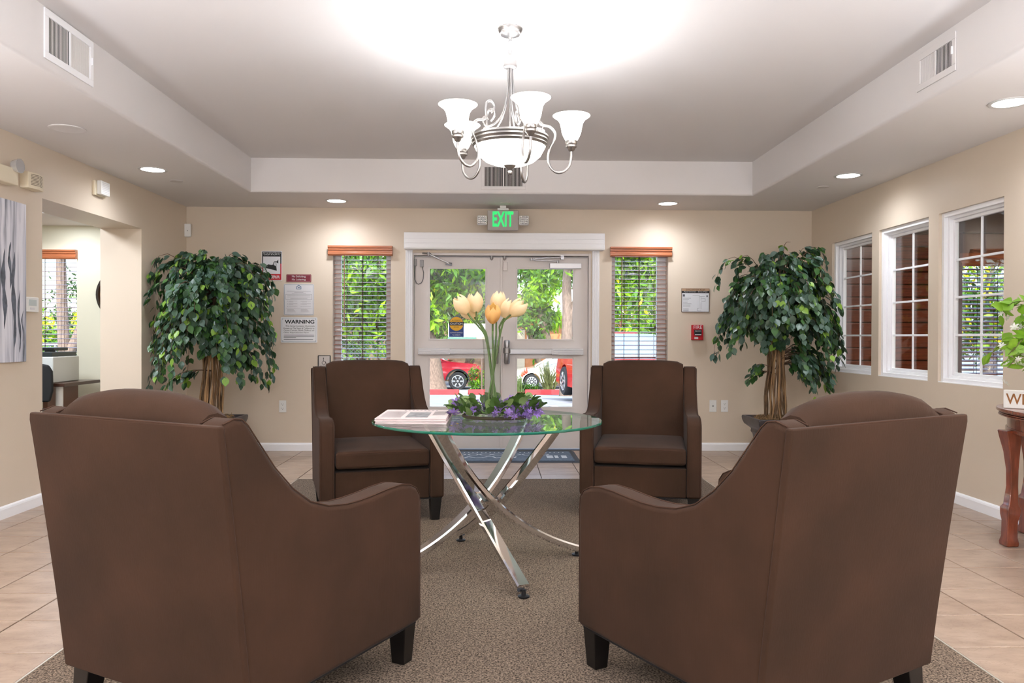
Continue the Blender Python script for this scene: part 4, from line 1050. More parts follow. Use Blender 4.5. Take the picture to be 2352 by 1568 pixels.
for yc, zc, L_, wd in ((.40, -.12, .62, .018), (.455, -.25, .4, .010), (.30, -.05, .5, .02), (.18, -.2, .5, .016), (.36, .1, .3, .012), (.49, -.28, .2, .006)):
    P_ = []; K = 14
    for s in (1, -1):
        rng = range(K+1) if s > 0 else range(K, -1, -1)
        for k in rng:
            v = k/K; P_.append((yc+s*wd*math.sin(PI*v)**.6*(1+.35*math.sin(v*17+yc*30))+.01*math.sin(v*7), zc+(v-.5)*L_))
    m.prism(P_, .0222, .0232, 'x')
m.build('dark_brush_stroke', mat('dark_paint_stroke', (92, 98, 110), .6, var=(18, .5)), pt_)
# ------------------------------------------------------------ potted ficus trees
FL = [leafmat('ficus_leaf_dark', (60, 90, 62), .12, .38, rgb2=(38, 64, 46)), leafmat('ficus_leaf_blue_green', (94, 120, 106), .12, .38, rgb2=(62, 90, 76)), leafmat('ficus_leaf_green', (72, 112, 56), .18, .4, rgb2=(50, 88, 44)), leafmat('ficus_leaf_lime', (146, 184, 72), .25, .4, rgb2=(116, 160, 60))]
TWIG = mat('ficus_twig', (104, 80, 62), .8)
STRAND = mat('ficus_trunk_strand', (158, 124, 86), .75, var=(14, .35), stretch=(1, 1, .3)); STRAND2 = mat('ficus_trunk_dark_strand', (104, 80, 56), .8, var=(14, .3))
LV = [(0, 0, 0), (-.22, .16, .03), (-.36, .38, .04), (-.31, .62, .03), (-.14, .84, .0), (0, 1, -.06), (.14, .84, .0), (.31, .62, .03), (.36, .38, .04), (.22, .16, .03), (0, .2, -.03), (0, .45, -.03), (0, .7, -.03)]
LF = [(0, 10, 1), (1, 10, 11, 2), (2, 11, 12, 3), (3, 12, 4), (4, 12, 5), (0, 9, 10), (9, 8, 11, 10), (8, 7, 12, 11), (7, 6, 12), (6, 5, 12)]
LVn = np.array(LV)
ficus_me = []
for m_ in FL:
    o = MB().add([(x*.072, y*.072, z*.072) for x, y, z in LV], LF).build('leaf', m_, smooth=80); ficus_me.append(o.data); bpy.data.objects.remove(o)
def ficus(lab, base, trunk_h, spec, seed, potlab=None):
    """spec: list of (n_twigs, z0lo, z0hi, azlo, azhi, reach, rise, drop, leaves)"""
    rg = random.Random(seed)
    t = thing('potted_ficus', lab, 'potted tree', base, 0, 'artificial ficus trees in the back corners')
    pot = MB()
    def sq(r, z, rr=.86): return [(r*c*(1 if abs(abs(math.degrees(a)) % 90-45) > 40 else 1), r*s, z) for a, c, s in [(math.pi/4+math.pi/2*k, math.cos(math.pi/4+math.pi/2*k), math.sin(math.pi/4+math.pi/2*k)) for k in range(4)]]
    prof = [(.15, 0), (.19, .0), (.20, .02), (.185, .04), (.23, .26), (.25, .28), (.245, .31), (.29, .335), (.315, .35), (.335, .385), (.34, .41), (.335, .425), (.30, .425), (.285, .40), (.27, .37)]
    vs = sum([sq(r_, z_) for r_, z_ in prof], []); n = len(prof)
    fs = [(k*4+i, k*4+(i+1) % 4, (k+1)*4+(i+1) % 4, (k+1)*4+i) for k in range(n-1) for i in range(4)]+[(3, 2, 1, 0), tuple((n-1)*4+i for i in range(4))]
    pot.add(vs, fs).build('pot', mat('dark_metal_pot', (66, 62, 66), .35, .4, var=(8, .3)), t, bevel=.006)
    ms = MB(); 
    for k in range(260):
        a = rg.uniform(0, 6.28); r_ = .19*math.sqrt(rg.random()); p = Vector((r_*math.cos(a), r_*math.sin(a), .385+rg.uniform(0, .045)+.03*(1-r_/.19)))
        d = Vector((rg.uniform(-1, 1), rg.uniform(-1, 1), rg.uniform(-.3, .5))).normalized()*.028
        ms.tube([p-d, p+Vector((0, 0, .008)), p+d], .0018, 3)
    mo = ms.build('moss', mat('dried_moss', (150, 118, 78), .95), t); mo['kind'] = 'stuff'
    # woven trunk
    NS = 26
    for k in range(NS):
        a0 = 2*PI*k/NS+rg.uniform(-.1, .1); r0 = .095*rg.uniform(.75, 1.15); tw = rg.uniform(-.9, .9); ph = rg.uniform(0, 6); P_ = []
        for i in range(15):
            s = i/14; r_ = r0*(1-.5*s)*(1 if s > .02 else 1.1)+.008*math.sin(s*14+ph); a = a0+tw*s+.12*math.sin(s*9+ph)
            P_.append((r_*math.cos(a), r_*math.sin(a), .39+trunk_h*s))
        MB().tube(P_, [.0085*(1-.35*i/14) for i in range(15)], 6).build('trunk_strand', STRAND if rg.random() < .7 else STRAND2, t, smooth=60)
    leaves = []; tw = MB(); top = .39+trunk_h
    for (nt, zl, zh, al, ah, reach, rise, drop, nl, lx) in spec:
        nt = int(nt*1.25); nl = int(nl*1.5)
        for q in range(nt):
            a = R(rg.uniform(al, ah)); z0 = rg.uniform(zl, zh); rc = reach*rg.uniform(.45, 1.05); rs = rise*rg.uniform(.5, 1.2); dp = drop*rg.uniform(.6, 1.15)*(rc/reach)**1.2
            P_ = []
            for i in range(9):
                s = i/8; hr = rc*(1-(1-s)**1.7)
                P_.append(Vector((hr*math.cos(a)+.0+rg.uniform(-.008, .008)+lx*s, hr*math.sin(a)*.8, z0+rs*math.sin(min(1, s*1.5)*PI/2)-dp*s**2.1)))
                P_[-1].x = min(max(P_[-1].x, XL+.03-base[0]), XR-.03-base[0])
            tw.tube([tuple(p) for p in P_], [.0045*(1-.75*i/8) for i in range(9)], 4)
            for k in range(nl):
                s = rg.uniform(.28, 1.0); f_ = s*8; i = min(7, int(f_)); p = P_[i].lerp(P_[i+1], f_-i); tn = (P_[i+1]-P_[i]).normalized()
                out = Vector((math.cos(a), math.sin(a), 0))
                d = (tn*.55+Vector((rg.uniform(-.7, .7), rg.uniform(-.7, .7), rg.uniform(-.95, .05)))+out*.25+Vector((0, 0, -.35))).normalized()
                p = p+d*.012+Vector((rg.uniform(-.02, .02), rg.uniform(-.02, .02), rg.uniform(-.02, .02)))
                nm = (out*.7+Vector((rg.uniform(-.6, .6), rg.uniform(-.9, .4), .55))).normalized()
                X = d.cross(nm).normalized(); Z = X.cross(d).normalized()
                u = rg.random(); mi = 0 if u < .42 else 1 if u < .70 else 2 if u < .92 else 3
                leaves.append((p, X, d, Z, rg.uniform(.75, 1.2), mi, abs(p.y) if False else p.y-.35*math.hypot(p.x, p.y)))
    tw.build('twigs', TWIG, t, smooth=60)
    # keep inside room
    L2 = []
    for lf in leaves:
        wx, wy = base[0]+lf[0].x, base[1]+lf[0].y
        tip = lf[0]+lf[2]*.078*lf[4]
        if wx < XL+.02 or wx > XR-.02 or base[0]+tip.x < XL+.005 or base[0]+tip.x > XR-.005 or wy > YB-.02 or base[1]+tip.y > YB-.01: continue
        L2.append(lf)
    L2.sort(key=lambda q: q[6])
    for p, X, d, Z, s, mi, _ in L2[:300]:
        o = bpy.data.objects.new('leaf', ficus_me[mi]); COL.objects.link(o); o.parent = t
        o.matrix_local = Matrix(((X.x*s, d.x*s, Z.x*s, p.x), (X.y*s, d.y*s, Z.y*s, p.y), (X.z*s, d.z*s, Z.z*s, p.z), (0, 0, 0, 1)))
    st_ = MB()
    for p, X, d, Z, s, mi, _ in L2[300:]:
        M_ = np.array([X, d, Z])*(.072*s); V = LVn@M_+np.array(p)
        st_.add([tuple(v) for v in V], LF, mi)
    so = st_.build('foliage', FL, t, smooth=80); so['kind'] = 'stuff'
    return t
ficus('bushy artificial ficus with woven trunk in the left back corner', (-2.51, 6.95, .001), 1.02,
      [(52, 1.38, 1.50, 0, 360, .53, .46, .50, 18, 0.0), (12, 1.42, 1.50, 0, 360, .24, .44, .16, 15, 0.0), (22, 1.12, 1.36, -150, -30, .30, .14, .34, 15, 0.0), (54, 1.18, 1.42, 0, 360, .53, .34, .66, 18, 0.0), (14, 1.1, 1.3, 150, 260, .52, .32, .78, 18, -.02), (14, 1.1, 1.3, -60, 60, .52, .32, .70, 17, .02),
       (16, .92, 1.1, -70, 30, .42, .16, .42, 17, 0.02), (2, .80, .84, 180, 215, .40, .06, .20, 16, 0)], 3)
ficus('bushy artificial ficus in a dark pot in the right back corner', (2.56, 6.95, .001), 1.02,
      [(12, 1.42, 1.50, 0, 360, .24, .46, .14, 15, 0.0), (22, 1.12, 1.38, -150, -30, .30, .14, .34, 15, 0.0), (56, 1.38, 1.50, 0, 360, .53, .46, .46, 17, 0.02), (50, 1.18, 1.42, 0, 360, .55, .34, .55, 18, .04), (20, 1.2, 1.4, -70, 50, .56, .40, .72, 17, .04), (8, 1.2, 1.3, 150, 230, .52, .36, .62, 17, -.02),
       (18, .86, 1.02, -75, 20, .48, .14, .34, 17, .02), (3, .80, .90, 170, 215, .34, .06, .14, 9, 0), (2, 1.42, 1.44, -60, 90, .10, .62, .0, 5, .12)], 5)

# ------------------------------------------------------------ console table at the right edge
cn = thing('console_table', 'half-round cherry wood console table against the right wall', 'console table', (3.20, 3.83, .001))
def half(a, b, z0, z1, n=30):
    return MB().prism([(-a*math.cos(t), b*math.sin(t)) for t in np.linspace(-PI/2, PI/2, n)], z0, z1, 'z')
tp = half(.455, .755, .742, .760); tp.v += []; 
tp.build('table_top', CONSW, cn, bevel=.004)
m = MB()
for k in range(3): 
    z = .716+k*.0088; h_ = half(.445-.003*k, .745-.003*k, z, z+.0075); o_ = len(m.v); m.v += h_.v; m.f += [tuple(o_+i for i in f) for f in h_.f]; m.m += h_.m
m.build('reeded_edge', CONSW, cn, bevel=.003)
half(.40, .70, .625, .7155).build('apron', CONSW, cn, bevel=.003)
m = half(.408, .708, .625, .650); m.build('apron_moulding', CONSW, cn, bevel=.004)
for (lx, ly) in ((-.345, .38), (-.345, -.38), (-.05, .66), (-.05, -.66)):
    prof = [(.034, .0, .0), (.036, .02, .0), (.030, .05, .002), (.030, .14, .004), (.036, .17, .006), (.038, .21, .008), (.028, .23, .010), (.022, .33, .016), (.023, .42, .016), (.030, .52, .012), (.040, .60, .004), (.044, .64, .0)]
    vs = []; 
    for r_, z_, off in prof: vs += [(lx-r_+off, ly-r_, z_), (lx+r_+off, ly-r_, z_), (lx+r_+off, ly+r_, z_), (lx-r_+off, ly+r_, z_)]
    n = len(prof)
    MB().add(vs, [(k*4+i, k*4+(i+1) % 4, (k+1)*4+(i+1) % 4, (k+1)*4+i) for k in range(n-1) for i in range(4)]+[(3, 2, 1, 0), tuple((n-1)*4+i for i in range(4))]).build('leg', CONSW, cn, bevel=.006)
ws = thing('welcome_sign', 'white wooden block sign reading WE at the right edge, on the console table', 'sign', (2.845, 4.245, .7625), R(-46))
MB().box(.0, .36, -.014, .014, 0, .100).build('block', WHITE, ws, bevel=.003)
wt_ = text('WELCOME', .335, .060, mat('copper_lettering', (150, 100, 56), .45, .3), ws, (.180, -.0147, .052), bold=.012); 
fv = thing('flower_vase', 'ceramic vase at the end of the console, mostly out of the picture', 'vase', (3.02, 3.92, .7625))
MB().lathe([(.05, 0), (.075, .03), (.085, .09), (.06, .15), (.04, .18), (.048, .2), (.040, .2), (.034, .18)], n=28).build('body', WHITE, fv, smooth=50)
fb = thing('flower_bouquet', 'white blossoms with bright green leaves at the right edge', 'bouquet', (3.02, 3.92, .97))
BL = leafmat('bouquet_leaf', (140, 182, 62), .35, .45, rgb2=(96, 142, 42)); BW = leafmat('white_blossom_petal', (246, 246, 240), .35, .6)
o = MB().add([(x*.085, y*.085, z*.085) for x, y, z in LV], LF).build('leaf', BL, smooth=80); bm_ = o.data; bpy.data.objects.remove(o)
wb = blossom_mesh(BW, 1.35)
rg = random.Random(11); stems = MB()
for k in range(30):
    a = R(rg.uniform(95, 245)) if k < 22 else R(rg.uniform(0, 360)); L_ = rg.uniform(.25, .47) if k < 22 else rg.uniform(.1, .2); hz = rg.uniform(.12, .48)
    P_ = [Vector((math.cos(a)*L_*s*1.04, math.sin(a)*L_*s*.5, .02+hz*math.sin(s*PI/2)*(1.0)-.16*s**3*(L_/.4))) for s in np.linspace(0, 1, 8)]
    stems.tube([tuple(p) for p in P_], .0022, 5)
    for q in range(13):
        s = rg.uniform(.3, 1)*7; i = min(6, int(s)); p = P_[i].lerp(P_[i+1], s-i)
        if 3.02+p.x > 3.15: continue
        o = bpy.data.objects.new('leaf', bm_); COL.objects.link(o); o.parent = fb; o.location = p
        o.rotation_euler = (rg.uniform(-1.4, .9), rg.uniform(-1, 1), rg.uniform(0, 6.28)); sc = rg.uniform(.6, 1.05); o.scale = (sc, sc, sc)
    for q in range(3):
        s = rg.uniform(.6, 1)*7; i = min(6, int(s)); p = P_[i].lerp(P_[i+1], s-i)+Vector((rg.uniform(-.04, .02), rg.uniform(-.03, .03), rg.uniform(-.09, .02)))
        if 3.02+p.x > 3.17: continue
        o = bpy.data.objects.new('blossom', wb); COL.objects.link(o); o.parent = fb; o.location = p
        o.rotation_euler = (rg.uniform(-1.5, 1.5), rg.uniform(-1.5, 1.5), rg.uniform(0, 6)); sc = rg.uniform(.55, .95); o.scale = (sc, sc, sc)
stems.build('stem', mat('bouquet_stem', (92, 92, 46), .7), fb, smooth=60)

# ------------------------------------------------------------ office things
dk = thing('office_desk', 'dark topped desk with a white leg in the office', 'desk', (-4.45, 7.27, .001))
box('desk_top', -.62, .62, -.30, .33, .69, .72, mat('dark_walnut', (74, 50, 40), .3), dk, bevel=.004)
box('side_panel', .40, .44, -.24, .27, 0, .69, mat('desk_panel_brown', (112, 70, 50), .4), dk)
box('side_panel', -.60, -.56, -.24, .27, 0, .69, mat('desk_panel_brown', (112, 70, 50), .4), dk)
for sx in (.545, -.52): MB().tube([(sx, -.24, 0), (sx, -.24, .69)], .03, 14).build('leg', WHITE, dk, smooth=50)
pr = thing('office_printer', 'pale grey printer with black scanner lid on the office desk', 'printer', (-4.25, 7.23, .7215))
PG = mat('printer_grey', (206, 210, 206), .5)
box('body', -.30, .30, -.22, .22, 0, .235, PG, pr, bevel=.01)
box('lid', -.28, .285, -.21, .20, .235, .275, mat('printer_dark', (44, 52, 52), .35), pr, bevel=.006)
box('paper_feeder', -.28, .21, -.05, .19, .285, .315, mat('printer_black', (20, 24, 26), .35), pr, bevel=.006)
MB().box(-.2, -.16, .0, .1, .275, .285).box(.1, .14, .0, .1, .275, .285).build('hinge', PG, pr)
oc = thing('office_chair', 'black office chair at the desk in the office', 'office chair', (-4.02, 6.6, .001), R(200))
BF = mat('office_chair_fabric', (26, 28, 30), .8)
MB().box(-.22, .22, -.24, .22, .44, .51).build('seat', BF, oc, bevel=.03, seg=3)
MB().prism([(-.20, .56), (-.225, .66), (-.22, .83), (-.19, .885), (-.12, .90), (.12, .90), (.19, .885), (.22, .83), (.225, .66), (.20, .56)], -.29, -.235, 'y').build('backrest', BF, oc, bevel=.018, seg=3)
MB().bar([(0, -.08, .45), (0, -.30, .46), (0, -.32, .56), (0, -.30, .68)], .06, .015).build('back_bracket', BLACK, oc)
MB().tube([(0, 0, .07), (0, 0, .44)], .025, 12).build('gas_post', ALU, oc, smooth=50)
for k in range(5):
    a = 2*PI*k/5; lg = MB().bar([(0, 0, .09), (.28*math.cos(a), .28*math.sin(a), .065)], .04, .025).build('base_arm', BLACK, oc)
    MB().lathe([(.02, -.012), (.028, -.008), (.028, .008), (.02, .012)], (.27*math.cos(a), .27*math.sin(a), .028), 14, axis='x').tube([(.27*math.cos(a), .27*math.sin(a), .028), (.27*math.cos(a), .27*math.sin(a), .06)], .008, 8).build('caster', BLACK, lg, smooth=40)
ck = thing('wall_clock', 'round dark framed wall clock behind the edge of the left opening', 'clock', (-3.700, YB, 1.555))
MB().lathe([(.250, -.0005), (.258, -.02), (.245, -.045), (.222, -.045), (.215, -.02)], n=48, axis='y', cap=False).build('frame', mat('clock_dark_frame', (48, 40, 34), .3), ck, smooth=40)
MB().lathe([(.24, -.001), (.222, -.018), (.002, -.018)], n=48, axis='y', cap=False).build('face', mat('clock_copper_face', (178, 122, 88), .4), ck, smooth=30)
MB().box(-.004, .004, -.024, -.021, 0, .15).box(0, .11, -.024, -.021, -.004, .004).lathe([(.012, -.025), (.012, -.018)], n=12, axis='y').build('hands', BLK, ck)

# ================================================================= outside
def ground_z(y): return -.10 if y < 12 else (-.10-(y-12)*.035 if y < 15 else (-.205-(y-15)*.050 if y < 33 else (-1.105-(y-33)*.02 if y < 60 else -1.645)))
m = MB(); gy = [-30, -10, 2, 8, 12, 15, 18, 22, 26, 30, 33, 45, 60, 200]
vs = sum([[(-90, y, ground_z(y)), (90, y, ground_z(y))] for y in gy], [])
m.add(vs, [(2*i, 2*i+1, 2*i+3, 2*i+2) for i in range(len(gy)-1)])
g_ = struct(m.build('ground', ASPH))
struct(MB().box(-12, 12, YB+WT, 9.6, -.12, -.02).build('sidewalk', CONC, bevel=.01))
GZ = ground_z(24)
# planting bed and red curbs
struct(MB().add([(-40, 24.2, ground_z(24.2)+.07), (40, 24.2, ground_z(24.2)+.07), (40, 27.5, ground_z(27.5)+.07), (-40, 27.5, ground_z(27.5)+.07)], [(0, 1, 2, 3)]).build('planting_bed', MULCH))
cb = thing('red_curb', 'row of red painted curb blocks along the planting bed', 'curb', (0, 24, GZ))
for a, b in ((-9.0, -7.4), (-7.35, -5.75), (-5.7, -4.1), (-4.05, -2.45), (-2.42, -1.10), (-.80, .35), (.97, 2.4), (2.45, 4.0), (4.05, 5.7), (5.75, 7.4)):
    MB().box(a, b, 0, .18, 0, .155).build('curb_block', CURBR, cb, bevel=.015)
struct(MB().box(-1.08, -.82, 24.02, 24.2, GZ-.05, GZ+.12).build('drain_gap', CONC))
for k, (a, b, c, d) in enumerate(((1.12, 15.3, 1.55, 10.9), (-2.6, 17.5, -2.0, 13.4), (4.0, 15.5, 4.4, 11))):
    w_ = .06
    vs = []
    for s in np.linspace(0, 1, 8):
        x, y = a+(c-a)*s, b+(d-b)*s; vs += [(x-w_, y, ground_z(y)+.012), (x+w_, y, ground_z(y)+.012)]
    struct(MB().add(vs, [(2*i, 2*i+1, 2*i+3, 2*i+2) for i in range(7)]).build('parking_line', LINEW))

# cars -------------------------------------------------------------
TYRE = mat('tyre_rubber', (38, 38, 42), .85); RIM = mat('alloy_rim', (206, 208, 212), .25, .8); CGLASS = mat('car_glass', (120, 134, 144), .05, spec=1.0)  # car glass colour lightened to stand in for sky glare
def carpaint(n, c): return mat(n, c, .25, coat=1.0)
def car(lab, loc, rz, L_, W_, prof, roofp, wheels, wr_, paint, spokes=6, cat='car', nm='car', sc=1.0):
    """prof: body side polygon (y along length, z); roofp: greenhouse polygon"""
    t = thing(nm, lab, cat, loc, rz); hw = W_/2; t.scale = (sc, sc, sc)
    # body with wheel arches cut into the lower outline
    def arches(P_):
        out = []
        for (y, z) in P_: out.append((y, z))
        low = []
        zb = min(z for _, z in P_)
        for wy in sorted(wheels):
            R_ = wr_*1.18
            a0 = math.asin(max(-1, min(1, (zb-wr_)/R_)))
            for a in np.linspace(PI-a0, a0, 9): low.append((wy+R_*math.cos(a), wr_+R_*math.sin(a)))
        return out, low
    up, low = arches(prof)
    poly = up + low        # up runs front-bottom .. rear-bottom over the top ; low returns
    m = MB(); n = len(poly)
    import mathutils.geometry as mg
    tri = mg.tessellate_polygon([[Vector((y, z, 0)) for y, z in poly]])
    zt = max(z for _, z in prof)
    vs = []
    for s, wq in ((-1, 1), (1, 1)):
        for y, z in poly:
            f = 1-.06*max(0, (z-.55*zt)/(zt*.45))-.05*(abs(y)/(L_/2))**4
            vs.append((s*hw*f, y, z))
    fs = [tuple(t_) for t_ in tri]+[tuple(n+i for i in t_) for t_ in tri]+[(i, (i+1) % n, n+(i+1) % n, n+i) for i in range(n)]
    m.add(vs, fs).build('body', paint, t, smooth=35)
    m = MB(); n = len(roofp); vs = []
    zl = min(z for _, z in roofp); zh = max(z for _, z in roofp)
    for s in (-1, 1):
        for y, z in roofp: vs.append((s*hw*(.93-.16*(z-zl)/(zh-zl)), y, z))
    fs = [tuple(range(n)), tuple(range(n, 2*n))]+[(i, (i+1) % n, n+(i+1) % n, n+i) for i in range(n)]
    m.add(vs, fs).build('windows', CGLASS, t, bevel=.02)
    rp = [(y, z) for y, z in roofp if z > zh-.02]; y0_, y1_ = min(q[0] for q in rp), max(q[0] for q in rp)
    m = MB().box(-hw*.77, hw*.77, y0_-.03, y1_+.03, zh-.01, zh+.035)
    pl_ = [q for q in roofp if q[1] < zl+.02]; ya, yb_ = max(q[0] for q in pl_), min(q[0] for q in pl_)
    for s in (-1, 1):
        for (p, q) in (((ya, zl), (y1_, zh)), ((yb_, zl), (y0_, zh)), (((y0_+y1_)/2, zl), ((y0_+y1_)/2, zh))):
            m.tube([(s*hw*.935, p[0], p[1]), (s*hw*.78, q[0], q[1])], .035, 6)
    m.build('roof', paint, t, bevel=.012)
    wm = None
    for wy in wheels:
        for s in (-1, 1):
            w = MB().lathe([(wr_*.6, -.11), (wr_*.93, -.115), (wr_, -.08), (wr_, .08), (wr_*.93, .115), (wr_*.6, .11)], (0, 0, 0), 32, axis='x').build('wheel', TYRE, t, smooth=40, loc=(s*(hw-.10), wy, wr_))
            r_ = MB().lathe([(wr_*.62, .05), (wr_*.66, .115), (wr_*.60, .12), (wr_*.56, .07)], (0, 0, 0), 32, axis='x', cap=False)
            for k in range(spokes):
                a = 2*PI*k/spokes; c_, s_ = math.cos(a), math.sin(a)
                r_.bar([(.09, .03*c_, .03*s_), (.105, wr_*.6*c_, wr_*.6*s_)], wr_*.17, .03, side=(0, -s_, c_))
            r_.lathe([(.06, .07), (.05, .115), (.01, .12)], (0, 0, 0), 14, axis='x')
            ro_ = r_.build('rim', RIM, w, smooth=40)
            if s < 0: ro_.scale = (-1, 1, 1)
    lm = mat('headlamp', (226, 230, 234), .1, spec=1)
    for s in (-1, 1):
        MB().box(s*hw*.72-.14, s*hw*.72+.14, L_/2-.10, L_/2-.015, zt*.62, zt*.76).build('headlamp', lm, t, bevel=.03)
        MB().box(s*hw*.74-.12, s*hw*.74+.12, -L_/2+.0, -L_/2+.06, zt*.62, zt*.80).build('tail_lamp', CURBR, t, bevel=.02)
    MB().box(-hw*.45, hw*.45, L_/2-.04, L_/2+.005, zt*.52, zt*.68).build('grille', BLACK, t, bevel=.01)
    for s in (-1, 1): MB().box(s*(hw+.04)-.07, s*(hw+.04)+.07, ya-.35, ya-.18, zl-.02, zl+.12).build('mirror', paint, t, bevel=.02)
    return t
# red pickup, nose to the right (local +y -> world +x)
tk = car('red pickup truck parked beyond the curb behind the big tree trunk', (-3.15, 33.4, ground_z(33.4)), -PI/2, 5.3, 1.9,
    [(2.60, .42), (2.64, .70), (2.60, .98), (2.35, 1.10), (1.35, 1.20), (1.15, 1.24), (-.9, 1.22), (-2.6, 1.20), (-2.64, .60), (-2.5, .42)],
    [(1.15, 1.22), (.45, 1.80), (-.75, 1.82), (-1.0, 1.22)], (1.62, -1.65), .385, carpaint('red_truck_paint', (150, 10, 34)), nm='pickup_truck', cat='truck')
MB().prism([(1.62+.52*math.cos(a), .385+.52*math.sin(a)) for a in np.linspace(PI*.98, PI*.02, 12)]+[(1.62+.45*math.cos(a), .385+.45*math.sin(a)) for a in np.linspace(PI*.02, PI*.98, 12)], .93, .975, 'x').build('fender_flare', BLACK, tk)
wc = car('white car parked beyond the curb behind the spiky plant', (3.0, 34.2, ground_z(34.2)), PI/2, 4.6, 1.8,
    [(2.28, .30), (2.30, .60), (2.15, .78), (1.30, .93), (1.0, .98), (-1.5, .98), (-2.2, .92), (-2.3, .60), (-2.28, .30)],
    [(1.15, .96), (.35, 1.42), (-.75, 1.43), (-1.6, .98)], (1.38, -1.38), .33, carpaint('white_car_paint', (238, 236, 230)), spokes=10)
car('white car far beyond the left window blind', (-6.4, 29.5, ground_z(29.5)), -PI/2, 4.5, 1.8,
    [(2.24, .30), (2.26, .60), (2.1, .78), (1.30, .93), (1.0, .98), (-1.5, .98), (-2.15, .92), (-2.25, .60), (-2.24, .30)],
    [(1.15, .96), (.35, 1.42), (-.75, 1.43), (-1.6, .98)], (1.38, -1.38), .33, carpaint('white_car_paint_blue', (228, 234, 240)), spokes=5)
# near red car facing the building
rc_ = car('glossy red car parked close to the building on the right', (2.80, 17.3, ground_z(16)-.0), PI+R(9), 4.7, 1.86,
    [(2.26, .24), (2.34, .44), (2.32, .62), (2.10, .80), (1.60, .90), (1.05, 1.00), (-1.5, 1.04), (-2.25, 1.02), (-2.34, .60), (-2.3, .28)],
    [(1.25, .99), (.35, 1.47), (-.95, 1.50), (-1.9, 1.04)], (1.42, -1.40), .345, carpaint('red_car_paint', (206, 18, 30)), spokes=7)

# trees -------------------------------------------------------------
TGR = [leafmat('tree_leaf_lime', (150, 196, 30), .35, .5, rgb2=(110, 164, 24)), leafmat('tree_leaf_green', (88, 140, 34), .3, .5, rgb2=(58, 104, 26)), leafmat('tree_leaf_dark', (52, 84, 34), .2, .5, rgb2=(34, 60, 26)), leafmat('tree_leaf_yellow', (222, 208, 40), .35, .5)]
def tree(lab, base, trunk, blobs, nleaf, ls, pal, seed, group='trees beyond the parking lot', cat='tree', nm='tree', hang=.5):
    """trunk: list of polylines [(x,y,z,r)...]; blobs: (x,y,z,rx,ry,rz); pal: weights"""
    t = thing(nm, lab, cat, base, 0, group); rg = np.random.default_rng(seed)
    if trunk:
        m = MB()
        for P_ in trunk:
            q = spline([p[:3] for p in P_], 4); rr_ = [P_[min(len(P_)-1, int(i/4))][3]*(1-(i/4 % 1))+P_[min(len(P_)-1, int(i/4)+1)][3]*(i/4 % 1) for i in range(len(q))]
            m.tube([tuple(p) for p in q], rr_, 12)
        m.build('trunk', BARK, t, smooth=60)
    vol = np.array([b[3]*b[4]*b[5] for b in blobs])**.67; cnt = (nleaf*vol/vol.sum()).astype(int)
    P_ = []; CW = []
    for b, c in zip(blobs, cnt):
        # sub-clumps give the crown its lumpy texture
        nc = max(4, c//38); d = rg.normal(size=(nc, 3)); d /= np.linalg.norm(d, axis=1)[:, None]
        cc = d*rg.uniform(.45, 1, (nc, 1))*np.array(b[3:6])+np.array(b[:3])
        k = rg.integers(0, nc, c); off = rg.normal(size=(c, 3))*np.array(b[3:6])*.15; CW.append(rg.choice(len(pal), nc, p=np.array(pal)/sum(pal))[k])
        P_.append(cc[k]+off)
    P_ = np.vstack(P_); n = len(P_)
    d = rg.normal(size=(n, 3)); d[:, 2] -= hang*1.6; d /= np.linalg.norm(d, axis=1)[:, None]
    q = rg.normal(size=(n, 3)); x = np.cross(d, q); x /= np.linalg.norm(x, axis=1)[:, None]
    s = ls*rg.uniform(.7, 1.3, (n, 1)); w = .17
    V = np.stack([P_, P_+d*s*.5-x*s*w, P_+d*s, P_+d*s*.5+x*s*w], 1).reshape(-1, 3)
    me = bpy.data.meshes.new('foliage'); me.from_pydata(V.tolist(), [], [(4*i, 4*i+1, 4*i+2, 4*i+3) for i in range(n)])
    for mm in TGR: me.materials.append(mm)
    cw = np.where(rg.random(n) < .35, rg.choice(len(pal), n, p=np.array(pal)/sum(pal)), np.concatenate(CW)); me.polygons.foreach_set('material_index', cw.astype('int32')); me.update()
    o = bpy.data.objects.new('foliage', me); COL.objects.link(o); o.parent = t; o['kind'] = 'stuff'
    return t
gz = ground_z
tree('large tree with a thick pale trunk behind the left curb', (-2.18, 25.4, gz(25.4)),
     [[(.12, 0, 0, .62), (.12, 0, .45, .42), (.06, 0, 1.4, .30), (-.10, 0, 2.6, .23), (.05, 0, 3.8, .18), (.8, 0, 5.2, .1)], [(-.08, 0, 2.4, .18), (-.9, 0, 3.5, .14), (-1.9, 0, 4.6, .08)]],
     [(-1.8, 0, 4.3, 2.2, 1.6, 1.4), (.9, .6, 3.5, 1.6, 1.2, .9), (.6, -.3, 4.7, 2.0, 1.4, 1.1), (-.2, -.4, 2.45, .6, .6, .55), (-2.4, 0, 2.9, 1.2, 1.2, .9)], 7500, .30, [4, 5, 3, .06], 1)
LS = 1.547
tree('bright lime green tree hanging before the right door glass', (2.35, 36.5, gz(36.5)),
     [[(x*LS, y, z*LS-.436, r*LS) for x, y, z, r in q] for q in ([(.35, 0, 0, .20), (.20, 0, 1.2, .15), (-.05, 0, 2.3, .11), (-.35, 0, 3.3, .07)], [(-.15, .1, 1.0, .10), (-.45, .1, 1.9, .08), (-.62, .1, 2.9, .06)])],
     [(x*LS, y, z*LS-.436, a*LS, b*LS, c*LS) for x, y, z, a, b, c in ((.0, -.2, 3.35, .75, .6, .55), (-.35, -.2, 2.75, .55, .5, .5), (.45, -.2, 4.3, 1.3, .8, .8), (-1.0, .4, 3.9, .9, .6, .6), (.2, .6, 2.3, .5, .4, .3))], 5200, .36, [7, 3, .8, .1], 2)
